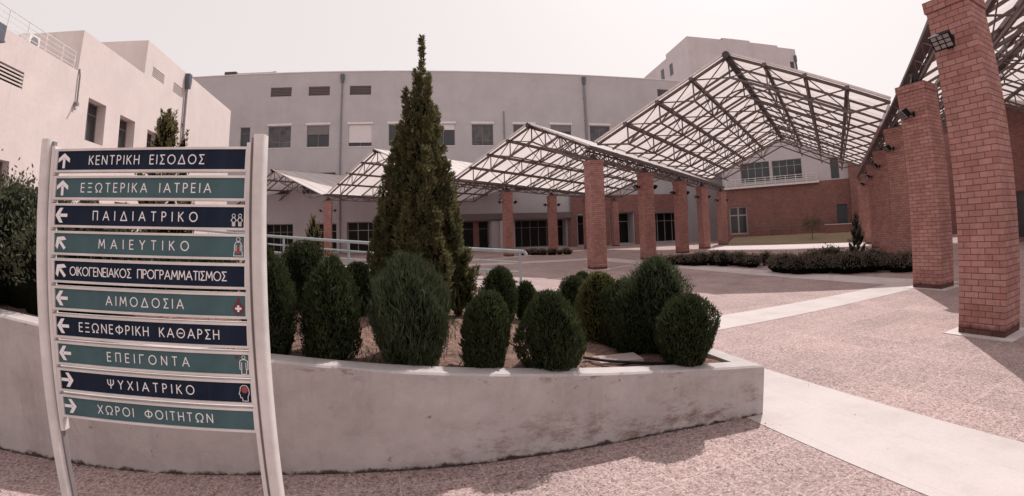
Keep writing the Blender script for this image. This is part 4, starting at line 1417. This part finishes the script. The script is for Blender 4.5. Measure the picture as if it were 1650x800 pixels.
def ragged_conifer(x, y, z, label, seed=7):
    """main leader with several side leaders of their own, each a column of upswept tufts"""
    t = empty('conifer_tree', (x, y, z), None, label, 'tree')
    g = np.random.default_rng(seed)
    RT = np.array([.978, .208]); FW = np.array([-.208, .978])
    Ps, Ds, Ls, Ws = [], [], [], []
    cv, cf = [], []
    tb = MB()
    tb.bar((0, 0, -.05), (0.01, 0, 2.0), .065, 8, r2=.035)
    tb.bar((0.01, 0, 2.0), (.02, 0, 3.3), .035, 8, r2=.006)
    def tuft_(c, ax, size, m, out):
        tt = g.uniform(0, 1, m) ** .9
        rr = size * .34 * np.sin(np.pi * np.clip(tt, .04, 1) ** .6) * np.sqrt(g.uniform(.15, 1, m))
        aa = g.uniform(0, 2 * np.pi, m)
        P = np.array(c) - ax * size * .45 + ax * (tt * size * 1.3)[:, None] + np.stack([rr * np.cos(aa), rr * np.sin(aa), np.zeros(m)], 1)
        D = ax * .8 + np.stack([np.cos(aa), np.sin(aa), np.zeros(m)], 1) * .6 + g.normal(0, .3, (m, 3))
        L = g.uniform(.022, .062, m)
        Ps.append(P); Ds.append(D); Ls.append(L); Ws.append(L * g.uniform(.22, .42, m))
    def column(dx, dy, z0, z1, prof, dens=1.0, lean=(0, 0)):
        h_ = z1 - z0
        nz = max(6, int(h_ / .062 * dens))
        base = RT * dx + FW * dy
        for k in range(nz):
            q = (k + g.uniform(0, 1)) / nz
            r_ = float(prof(q)) * g.uniform(.75, 1.2)
            nring = 1 if r_ < .06 else (2 if r_ < .13 else (4 if r_ < .25 else 6))
            for j in range(nring):
                a = g.uniform(0, 2 * np.pi)
                size = max(.075, min(.30, r_ * 1.15)) * g.uniform(.7, 1.25)
                rad = max(0, r_ - size * .26) * (g.uniform(.35, 1.12) if nring > 1 else g.uniform(0, .6))
                out = np.array([math.cos(a), math.sin(a), 0])
                c = np.array([base[0] + lean[0] * q, base[1] + lean[1] * q, z0 + h_ * q * .97]) + out * rad
                ax = np.array([0, 0, 1.0]) + out * g.uniform(.1, .55); ax /= np.linalg.norm(ax)
                tuft_(c, ax, size, int(70 + 760 * size), out)
                if size > .12:
                    v, f = lathe_core([(.01, -.4 * size), (size * .15, -.15 * size), (size * .17, .1 * size), (size * .09, .4 * size), (.005, .6 * size)], 6, .2, int(g.integers(1e6)))
                    k0 = len(cv)
                    cv.extend([(px + c[0], py + c[1], pz + c[2]) for px, py, pz in v])
                    cf.extend([tuple(i + k0 for i in qd) for qd in f])
                if nring > 2 and j < 2:
                    tb.bar((0, 0, max(.05, c[2] - rad * .7)), tuple(c), .014, 5, r2=.006)
        if abs(dx) + abs(dy) > .02:
            tb.bar((0, 0, max(.05, z0 - .15)), (base[0], base[1], z0 + .1), .024, 6, r2=.016)
            tb.bar((base[0], base[1], z0 + .1), (base[0] + lean[0], base[1] + lean[1], z1 - .08), .014, 5, r2=.004)
    px = 1 / 133.0
    def Z(yy): return (505 - yy) * px
    def main(q): return np.interp(q, [0, .1, .22, .38, .52, .64, .74, .83, .90, 1], [.36, .40, .37, .275, .225, .185, .14, .085, .045, .014])
    column(.02, 0, .04, Z(38), main)
    def lobe(r): return lambda q: r * np.interp(q, [0, .15, .45, .75, .92, 1], [.55, .95, 1, .72, .36, .1])
    for dx, dy, ya, yb, r_ in [(-22, 0, 141, 330, 11), (-33, .05, 205, 350, 13), (-44, -.05, 250, 430, 19), (-60, .06, 335, 500, 23), (-60, -.12, 395, 505, 20),
                               (30, .03, 178, 360, 15), (42, -.08, 262, 440, 19), (24, -.12, 230, 420, 16), (37, .0, 330, 500, 22), (50, .05, 305, 470, 20), (60, -.05, 372, 505, 22),
                               (10, -.30, 240, 470, 18), (-18, -.38, 320, 500, 22), (28, -.40, 345, 500, 20), (5, .34, 215, 450, 18), (-30, .36, 330, 500, 22), (35, .36, 300, 500, 20), (14, -.16, 120, 300, 11)]:
        column(dx * px, dy, Z(yb), Z(ya), lobe(r_ * px * 0.98), 1.0)
    leaf_mesh('crown', np.concatenate(Ps), np.concatenate(Ds), np.concatenate(Ls), np.concatenate(Ws), M['cypress'], (cv, cf), M['cypress_core'], t, seed)
    tb.build('trunk', M['bark'], t)
    return t
ragged_conifer(-1.10, 5.2, zsoil(-1.10) - .02, 'tall ragged olive green conifer rising from the planter')
conifer(-6.25, 13.3, .9, 1.35, .33, 'small yellow tipped conifer behind the railing', 30, 160, 'yellow_conifer', seed=8, cs=(.14, .36))
conifer(-6.4, 7.0, 1.0, 2.95, .62, 'young conifer whose tip shows above the sign', 70, 190, 'yellow_conifer', seed=9, cs=(.22, .46), rough=.35, shape=lambda q: np.interp(q, [0, .1, .6, .8, .9, 1], [.7, 1, .62, .42, .2, .04]))

def bush(x, y, z, w_, d_, h_, label, mat, n, seed, leaf=(.03, .07), name='bush', cat='bush', group=None, blobs=14, up=.4, az=90.0):
    """spreading bush or hedge built from overlapping leaf clumps"""
    t = empty(name, (x, y, z), az, label, cat, group)
    g = np.random.default_rng(seed)
    Ps, Ds = [], []
    cv, cf = [], []
    for b in range(blobs):
        fx = (b + .5) / blobs if w_ > d_ * 2 else g.uniform(0, 1)
        bx, by = (fx - .5) * w_ * .92, g.uniform(-.5, .5) * d_ * .75
        hh = h_ * g.uniform(.62, 1.0) * (1 - .25 * abs(fx - .5))
        br = min(d_, h_ * 1.2) * g.uniform(.38, .58)
        br = max(br, w_ / blobs * .72)
        m = n // blobs
        th = np.arccos(g.uniform(-.25, 1, m)); aa = g.uniform(0, 2 * np.pi, m)
        nrm = np.stack([np.sin(th) * np.cos(aa), np.sin(th) * np.sin(aa), np.cos(th)], 1)
        s = np.array([br, br, hh * .55])
        P = np.array([bx, by, hh * .47]) + nrm * s * (1 + .13 * np.sin(5 * aa + 7 * th + b)) [:, None] * (1 - np.abs(g.normal(0, .16, m)) + .22 * (g.uniform(size=m) < .06))[:, None]
        P[:, 2] = np.maximum(P[:, 2], 0.01)
        Ps.append(P); Ds.append(nrm * (1 - up) + np.array([0, 0, up]) + g.normal(0, .4, (m, 3)))
        v, f = lathe_core([(br * .5, 0), (br * .8, hh * .3), (br * .75, hh * .6), (br * .35, hh * .86), (.01, hh * .93)], 9, .15, seed + b)
        k = len(cv)
        cv += [(px + bx, py + by, pz) for px, py, pz in v]; cf += [tuple(i + k for i in qd) for qd in f]
    P = np.concatenate(Ps); D = np.concatenate(Ds)
    L = g.uniform(*leaf, len(P)); W = L * g.uniform(.3, .55, len(P))
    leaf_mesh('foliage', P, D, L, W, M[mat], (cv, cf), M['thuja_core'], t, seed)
    for b in range(3):
        xx = (b - 1) * w_ * .25
        mb = MB()
        mb.bar((xx, 0, -.03), (xx * 1.1, .02, h_ * .4), .02, 6, r2=.01)
        mb.build('stem', M['bark'], t)
    return t
# big bushes left of the sign
bush(-4.85, 2.95, 1.08, 1.15, .95, 1.20, 'tall olive green bush at the left edge behind the planter wall', 'bushy', 22000, 41, (.025, .06), blobs=18, up=.6)
bush(-4.0, 3.1, .98, .95, .8, 1.02, 'dense green bush half hidden behind the left sign post', 'bushy', 18000, 42, (.025, .06), blobs=14, up=.6)
bush(-3.4, 4.2, .9, 1.1, .9, .78, 'dark low bush hidden behind the sign panels', 'thuja', 4000, 43, (.04, .08), blobs=8)
# low juniper hedges in the court
HG = 'low juniper hedges in the paved court'
bush(8.35, 17.5, 0, 4.6, 1.3, .62, 'long low dark juniper hedge farther off beneath the canopy', 'juniper', 9000, 44, (.04, .09), 'hedge', 'hedge', HG, 18, .35, 143)
bush(10.45, 12.4, 0, 4.6, 1.7, .78, 'nearer and bushier dark juniper hedge by the right hand pillars', 'juniper', 22000, 45, (.035, .085), 'hedge', 'hedge', HG, 20, .35, 128)
bush(2.2, 32.4, 0, 4.4, 1.2, .50, 'thin strip of hedge in front of the dark entrance', 'juniper', 3500, 46, (.06, .12), 'hedge', 'hedge', HG, 14, .3, 118)
conifer(11.05, 12.45, .05, 1.72, .30, 'small dark conifer poking out of the juniper hedge', 34, 130, 'juniper', 12, cs=(.14, .34))

# sparse young tree on the lawn
t = empty('young_tree', (*uv2(40.6, -1.6), .35), None, 'small sparse young tree on the dry lawn by the brick wing', 'tree')
g = np.random.default_rng(77)
tb = MB(); tb.bar((0, 0, -.2), (0.03, 0, .95), .035, 6, r2=.02)
tips = []
for k in range(16):
    a = k * 2.4; z0 = g.uniform(.5, .95); r_ = g.uniform(.35, .85); z1 = z0 + g.uniform(.2, .8)
    tb.bar((0.02, 0, z0), (r_ * math.cos(a), r_ * math.sin(a), z1), .014, 4, r2=.006); tips.append((r_ * math.cos(a), r_ * math.sin(a), z1))
tb.build('trunk', M['bark'], t)
P = np.concatenate([np.array(q_) + g.normal(0, .17, (55, 3)) for q_ in tips])
leaf_mesh('crown', P, g.normal(0, 1, P.shape), g.uniform(.09, .17, len(P)), .06, M['sparse'], parent=t, seed=5)

# weeds and stones along the planter foot
def tuft(x, y, z, n, h_, seed, mat='bushy'):
    g = np.random.default_rng(seed)
    P = np.stack([x + g.normal(0, h_ * .7, n), y + g.normal(0, h_ * .35, n), np.full(n, z)], 1)
    D = np.stack([g.normal(0, .7, n), g.normal(0, .7, n), np.full(n, 1.0)], 1)
    return P, D, g.uniform(.4, 1, n) * h_
Ps, Ds, Ls = [], [], []
for k in range(34):
    i = int(rng.integers(8, len(fl) - 1))
    p = fl[i]
    a_, b_, c_ = tuft(p[0] + rng.uniform(-.05, .05), p[1] - .012, 0, int(rng.integers(5, 16)), rng.uniform(.012, .035), 100 + k)
    Ps.append(a_); Ds.append(b_); Ls.append(c_)
lo = np.concatenate(Ls)
tag(leaf_mesh('weeds', np.concatenate(Ps), np.concatenate(Ds), lo, lo * .3, M['juniper'], seed=3), kind='stuff')
Ps, Ds, Ls = [], [], []
for k in range(170):
    x = rng.uniform(-2.8, 1.7); y = np.interp(x, fl[:, 0], fl[:, 1]) + rng.uniform(.22, 2.6) ** 1.15
    a_, b_, c_ = tuft(x, y, zsoil(x), 20, rng.uniform(.03, .12), 300 + k)
    Ps.append(a_); Ds.append(b_); Ls.append(c_)
lo = np.concatenate(Ls)
tag(leaf_mesh('grass', np.concatenate(Ps), np.concatenate(Ds), lo, lo * .12, M['rosemary'], seed=4), kind='stuff')

# dry leaves blown against the planter and along the path edge
g = np.random.default_rng(91)
n_ = 260
t_ = g.uniform(0, 1, n_)
ix = np.interp(t_, np.linspace(0, 1, len(fl)), fl[:, 0]); iy = np.interp(t_, np.linspace(0, 1, len(fl)), fl[:, 1])
offs = np.abs(g.normal(0, .22, n_)) + .015
P = np.stack([ix + g.normal(0, .05, n_), iy - offs, np.full(n_, .008)], 1)
P = P[P[:, 0] > -3.4]
P2_ = np.stack([g.uniform(2.2, 8, 90), g.uniform(2.4, 9, 90), np.full(90, .009)], 1)
P = np.concatenate([P, P2_])
D = g.normal(0, 1, P.shape); D[:, 2] = np.abs(D[:, 2]) * .12
Ls_ = g.uniform(.008, .024, len(P))
tag(leaf_mesh('litter', P, D, Ls_, Ls_ * .5, M['sparse'], seed=8), kind='stuff')

# ------------------------------------------------------------------ ramp railing behind the shrubs
RL = empty('railing', (0.135, 9.0, 0), None, 'pale blue grey tubular ramp railing behind the planter shrubs', 'railing')
P0 = Vector((0, 0, 1.232)); P1 = Vector((-6.631, 2.26, 1.668)); P2 = P0 + (P1 - P0) * 1.7
for k, dz in enumerate((0, -.22, -.42, -.62)):
    mb = MB()
    if k == 0:
        mb.path([P0 + Vector((.13, -.05, -.07)), P0 + Vector((.08, -.03, 0)), P2], .036, 10)
    else:
        mb.bar(P0 + Vector((0, 0, dz)), P2 + Vector((0, 0, dz)), .022, 8)
    mb.build('rail', M['rail'], RL)
for f in (0.0, .30, .62, .94, 1.26, 1.6):
    q = P0 + (P1 - P0) * f
    mb = MB(); mb.bar((q.x, q.y, 0.0 if f == 0 else q.z - 1.05), (q.x, q.y, q.z), .028, 8); mb.build('post', M['rail'], RL)
# ramp the railing stands on
mb = MB()
ra = [(0.135, 9.0), (-6.496, 11.26), (-13, 13.5)]
mb.quad([(0.4, 8.9, .0), (0.9, 10.4, .0), (-12.3, 15.1, .82), (-12.8, 13.4, .82)])
mb.quad([(-12.8, 13.4, 0), (0.4, 8.9, 0), (0.4, 8.9, .0), (-12.8, 13.4, .82)])
tag(mb.build('ramp', M['concrete_path']), kind='structure')

# ------------------------------------------------------------------ sign
SG = empty('direction_sign', (-2.21, 1.653, 0), 79.3, 'white framed hospital direction sign with ten blue and teal Greek panels', 'sign')
def post(x, inner_dir, h_):
    mb = MB()
    n = 20
    ring = []
    for k in range(n):
        a = 2 * math.pi * k / n
        c, s_ = math.cos(a), math.sin(a)
        ring.append((abs(c) ** .75 * math.copysign(.029, c), abs(s_) ** .75 * math.copysign(.040, s_)))
    for z0, z1 in ((0.0, h_),):
        for k in range(n):
            a, b = ring[k], ring[(k + 1) % n]
            mb.quad([(x + a[0], a[1], z0), (x + b[0], b[1], z0), (x + b[0], b[1], z1), (x + a[0], a[1], z1)])
        mb.quad([(x + a[0], a[1], z1) for a in ring])
    o = mb.build('post', M['sign_frame'], SG)
    for p in o.data.polygons: p.use_smooth = len(p.vertices) == 4
    g_ = MB()
    gx = x + inner_dir * .0335
    g_.box(gx - .006, gx + .006, -.012, .012, 0.02, h_ - .01)
    g_.build('groove', M['sign_groove'], o)
    c_ = MB()
    ix = x + inner_dir * .049
    c_.box(ix - .0095, ix + .0095, -.022, .022, 0.66 if inner_dir > 0 else 0.02, h_ - .035)
    c_.build('channel', M['sign_frame'], o)
    return o
post(-0.073, 1, 2.092)
post(1.088, -1, 2.072)
# a base plate under each post
for x in (-0.073, 1.088):
    mb = MB(); mb.box(x - .09, x + .09, -.09, .09, 0.0, .012)
    for sx in (-1, 1):
        for sy in (-1, 1):
            mb.bar((x + sx * .065, sy * .065, .012), (x + sx * .065, sy * .065, .03), .010, 6)
    mb.build('base_plate', M['sign_frame'], SG)

def arc(cx, cz, rx, rz, a0, a1, n=14):
    return [(cx + rx * math.cos(R(a0 + (a1 - a0) * k / n)), cz + rz * math.sin(R(a0 + (a1 - a0) * k / n))) for k in range(n + 1)]
GL = {   # geometric capitals, cap height 1: (width, strokes)
 'Α': (.80, [[(0, 0), (.40, 1), (.80, 0)], [(.14, .33), (.66, .33)]]),
 'Γ': (.50, [[(0, 0), (0, 1), (.50, 1)]]),
 'Δ': (.84, [[(0, 0), (.42, 1), (.84, 0), (0, 0)]]),
 'Ε': (.46, [[(.46, 1), (0, 1), (0, 0), (.46, 0)], [(0, .52), (.42, .52)]]),
 'Η': (.62, [[(0, 0), (0, 1)], [(.62, 0), (.62, 1)], [(0, .52), (.62, .52)]]),
 'Θ': (.92, [arc(.46, .5, .46, .5, 0, 360, 24), [(.24, .5), (.68, .5)]]),
 'Ι': (.02, [[(.01, 0), (.01, 1)]]),
 'Κ': (.56, [[(0, 0), (0, 1)], [(.54, 1), (.02, .44)], [(.16, .58), (.58, 0)]]),
 'Μ': (.84, [[(0, 0), (.10, 1), (.42, .28), (.74, 1), (.84, 0)]]),
 'Ν': (.66, [[(0, 0), (0, 1), (.66, 0), (.66, 1)]]),
 'Ξ': (.54, [[(0, 1), (.54, 1)], [(.06, .52), (.48, .52)], [(0, 0), (.54, 0)]]),
 'Ο': (.92, [arc(.46, .5, .46, .5, 0, 360, 24)]),
 'Π': (.62, [[(0, 0), (0, 1), (.62, 1), (.62, 0)]]),
 'Ρ': (.48, [[(0, 0), (0, 1), (.24, 1)] + arc(.22, .74, .26, .26, 90, -90, 10) + [(0, .48)]]),
 'Σ': (.56, [[(.56, 1), (.02, 1), (.36, .52), (.02, 0), (.58, 0)]]),
 'Τ': (.58, [[(0, 1), (.58, 1)], [(.29, 1), (.29, 0)]]),
 'Υ': (.66, [[(0, 1), (.33, .5), (.66, 1)], [(.33, .5), (.33, 0)]]),
 'Φ': (.92, [arc(.46, .5, .46, .34, 0, 360, 24), [(.46, 0), (.46, 1)]]),
 'Χ': (.64, [[(0, 0), (.64, 1)], [(0, 1), (.64, 0)]]),
 'Ψ': (.80, [[(0, 1)] + arc(.40, .70, .40, .36, 180, 360, 12) + [(.80, 1)], [(.40, 0), (.40, 1)]]),
 'Ω': (.92, [[(.08, 0), (.30, 0)] + arc(.46, .56, .44, .44, 248, -68, 20) + [(.62, 0), (.84, 0)]]),
}
def text_mesh(body, width, cap):
    sp = .62
    nat = sum(GL[c][0] if c != ' ' else sp for c in body)
    gap = (width / cap - nat) / (len(body) - 1)
    sx = 1.0
    if gap < .19:
        gap = .19; sx = (width / cap) / (nat + gap * (len(body) - 1))
    mb_ = MB()
    x = 0.0
    for c in body:
        if c == ' ':
            x += sp + gap; continue
        wd, st = GL[c]
        for pl in st:
            stroke(mb_, [((x + px) * sx * cap, pz * cap) for px, pz in pl], .062 * cap, 0.0)
        x += wd + gap
    me = bpy.data.meshes.new('lettering')
    me.from_pydata(mb_.v, [], mb_.f)
    # a hair of depth between crossing strokes so no two faces share a plane
    for i, p in enumerate(me.polygons):
        for vi in p.vertices:
            me.vertices[vi].co.y -= (i % 5) * 0.00006
    me.update()
    return me

ARROW = [(-.5, -.11), (.04, -.11), (-.13, -.46), (.15, -.46), (.5, -.0), (.15, .46), (-.13, .46), (.04, .11), (-.5, .11)]
def stroke(mb, pts, r, y, closed=False):
    pts = list(pts)
    if closed: pts = pts + [pts[0]]
    for (xa, za), (xb, zb) in zip(pts[:-1], pts[1:]):
        dx, dz = xb - xa, zb - za
        L = math.hypot(dx, dz)
        if L < 1e-7: continue
        nx, nz = -dz / L * r, dx / L * r
        ex, ez = dx / L * r * .6, dz / L * r * .6
        mb.quad([(xa - ex - nx, y, za - ez - nz), (xb + ex - nx, y, zb + ez - nz), (xb + ex + nx, y, zb + ez + nz), (xa - ex + nx, y, za - ez + nz)])
def circ(cx, cz, r, n=14): return [(cx + r * math.cos(2 * math.pi * k / n), cz + r * math.sin(2 * math.pi * k / n)) for k in range(n)]
def disc(mb, cx, cz, r, y, mat=0): mb.quad([(x, y, z) for x, z in circ(cx, cz, r)], mat)

rows_ = [
 ('ΚΕΝΤΡΙΚΗ ΕΙΣΟΔΟΣ', .197, .819, 'navy', 90, None),
 ('ΕΞΩΤΕΡΙΚΑ ΙΑΤΡΕΙΑ', .158, .859, 'teal', 90, None),
 ('ΠΑΙΔΙΑΤΡΙΚΟ', .235, .794, 'navy', 180, 'kids'),
 ('ΜΑΙΕΥΤΙΚΟ', .270, .751, 'teal', 132, 'mother'),
 ('ΟΙΚΟΓΕΝΕΙΑΚΟΣ ΠΡΟΓΡΑΜΜΑΤΙΣΜΟΣ', .099, .935, 'navy', 132, None),
 ('ΑΙΜΟΔΟΣΙΑ', .306, .719, 'teal', 180, 'blood'),
 ('ΕΞΩΝΕΦΡΙΚΗ ΚΑΘΑΡΣΗ', .142, .887, 'navy', 180, None),
 ('ΕΠΕΙΓΟΝΤΑ', .294, .730, 'teal', 180, 'patient'),
 ('ΨΥΧΙΑΤΡΙΚΟ', .282, .742, 'navy', 0, 'head'),
 ('ΧΩΡΟΙ ΦΟΙΤΗΤΩΝ', .208, .821, 'teal', 0, None)]
for i, (txt, xa, xb, colr, adir, icon) in enumerate(rows_):
    zc = 1.972 - i * 0.1322 - (0.002 if i > 5 else 0)
    piv = Vector((0.512, 0, zc))
    hh = .0475
    pan = MB()
    # tray with raised white rim
    x0, x1 = -.022, 1.046
    pan.box(x0, x1, -.008, .022, zc - hh - .010, zc + hh + .010)
    rim = .0125
    pan.box(x0, x1, -.020, -.008, zc + hh - .001, zc + hh + .010)
    pan.box(x0, x1, -.020, -.008, zc - hh - .010, zc - hh + .001)
    pan.box(x0, x0 + .026, -.0198, -.0081, zc - hh + .001, zc + hh - .001)
    pan.box(x1 - .022, x1, -.0198, -.0081, zc - hh + .001, zc + hh - .001)
    # fixing clip at each end, in the slit below the panel
    pan.box(-.030, -.006, -.018, .010, zc - hh - .0215, zc - hh - .0105)
    pan.box(1.03, 1.05, -.014, .010, zc - hh - .0215, zc - hh - .0105)
    po = pan.build('sign_panel', M['sign_frame'], SG)
    po['label'] = '%s panel reading %s with %s arrow' % ('dark navy' if colr == 'navy' else 'teal', txt, {90: 'an upward', 180: 'a left', 132: 'a slanting', 0: 'a right'}[adir])
    po.location = piv
    po.data.transform(Matrix.Translation(-piv))
    po.rotation_euler = (0, R(1.25), 0)
    def sub_part(mbx, name, mats):
        o = mbx.build(name, mats, po) if isinstance(mbx, MB) else None
        o.data.transform(Matrix.Translation(-piv))
        return o
    fc = MB(); fc.box(x0 + .026, x1 - .022, -.0125, -.0085, zc - hh + .001, zc + hh - .001)
    sub_part(fc, 'panel_face', M[colr])
    me = text_mesh(txt, xb - xa, .041 if len(txt) < 25 else .039)
    me.transform(Matrix.Translation((xa - piv.x, -.0142, -.020)))
    me.materials.append(M['letter'])
    lo_ = bpy.data.objects.new('lettering', me); COL.objects.link(lo_); lo_.parent = po
    ar = MB()
    s_ = .074; a = R(adir)
    P_ = [(.040 + s_ * (x * math.cos(a) - z * math.sin(a)), zc + s_ * (x * math.sin(a) + z * math.cos(a))) for x, z in ARROW]
    y = -.0142
    # shaft and head as two convex-ish pieces
    def T_(x, z): return (.043 + s_ * (x * math.cos(a) - z * math.sin(a)), y, zc + s_ * (x * math.sin(a) + z * math.cos(a)))
    ar.quad([T_(-.5, -.105), T_(.12, -.105), T_(.12, .105), T_(-.5, .105)])
    ar.quad([T_(-.14, .48), T_(.17, .0), T_(.5, 0), T_(.14, .48)])
    ar.quad([T_(.14, -.48), T_(.5, 0), T_(.17, .0), T_(-.14, -.48)])
    for f_ in ar.v: pass
    sub_part(ar, 'arrow', M['letter'])
    if icon:
        ic = MB(); yy = -.0142; cx = .990; k = .0016
        if icon == 'kids':
            for dx in (-.017, .013):
                x = cx + dx; z = zc - .018
                stroke(ic, circ(x, z + .026, .0075), k, yy, True)
                stroke(ic, [(x - .004, z + .017), (x - .013, z + .004), (x - .006, z + .000), (x - .006, z - .020), (x - .001, z - .020), (x - .001, z - .004), (x + .001, z - .004), (x + .001, z - .020), (x + .006, z - .020), (x + .006, z + .0), (x + .013, z + .004), (x + .004, z + .017)], k, yy, True)
        elif icon == 'mother':
            x, z = cx + .004, zc
            stroke(ic, circ(x, z + .034, .009), k, yy, True)
            stroke(ic, [(x - .010, z + .022), (x - .018, z + .006), (x - .017, z - .014), (x - .022, z - .040), (x + .022, z - .040), (x + .017, z - .014), (x + .018, z + .006), (x + .010, z + .022)], k, yy, True)
            stroke(ic, [(x - .010, z + .008), (x - .010, z - .018)], k, yy); stroke(ic, [(x + .010, z + .008), (x + .010, z - .018)], k, yy)
            disc(ic, x, z - .008, .009, yy - .0004, 1); ic.quad([(x - .009, yy - .0004, z - .03), (x + .009, yy - .0004, z - .03), (x + .006, yy - .0004, z - .012), (x - .006, yy - .0004, z - .012)], 1)
        elif icon == 'blood':
            x, z = cx - .002, zc - .012
            disc(ic, x, z, .026, yy, 2)
            ic.quad([(x - .012, yy - .0003, z + .021), (x + .012, yy - .0003, z + .021), (x, yy - .0003, z + .052)], 2)
            ic.quad([(x - .015, yy - .0006, z - .005), (x + .015, yy - .0006, z - .005), (x + .015, yy - .0006, z + .005), (x - .015, yy - .0006, z + .005)])
            ic.quad([(x - .005, yy - .0009, z - .015), (x + .005, yy - .0009, z - .015), (x + .005, yy - .0009, z + .015), (x - .005, yy - .0009, z + .015)])
        elif icon == 'patient':
            x, z = cx + .008, zc - .004
            stroke(ic, circ(x, z + .037, .0075), k, yy, True)
            stroke(ic, [(x - .009, z + .026), (x - .019, z + .018), (x - .019, z - .018), (x - .012, z - .020), (x - .011, z - .042), (x + .011, z - .042), (x + .012, z - .020), (x + .019, z - .018), (x + .019, z + .018), (x + .009, z + .026)], k * 1.2, yy, True)
            stroke(ic, [(x - .010, z + .012), (x - .010, z - .018)], k, yy); stroke(ic, [(x + .010, z + .012), (x + .010, z - .018)], k, yy)
            disc(ic, x - .033, z + .036, .008, yy, 2)
        elif icon == 'head':
            x, z = cx, zc
            stroke(ic, [(x + .016, z - .040), (x + .016, z - .020), (x + .023, z - .004), (x + .022, z + .016), (x + .012, z + .032), (x - .006, z + .034), (x - .018, z + .024), (x - .021, z + .006), (x - .026, z - .008), (x - .020, z - .012), (x - .020, z - .024), (x - .010, z - .026), (x - .010, z - .040)], k, yy, True)
            disc(ic, x + .002, z + .013, .0155, yy - .0004, 1)
        sub_part(ic, 'pictogram', [M['letter'], M['red'], M['darkred']])
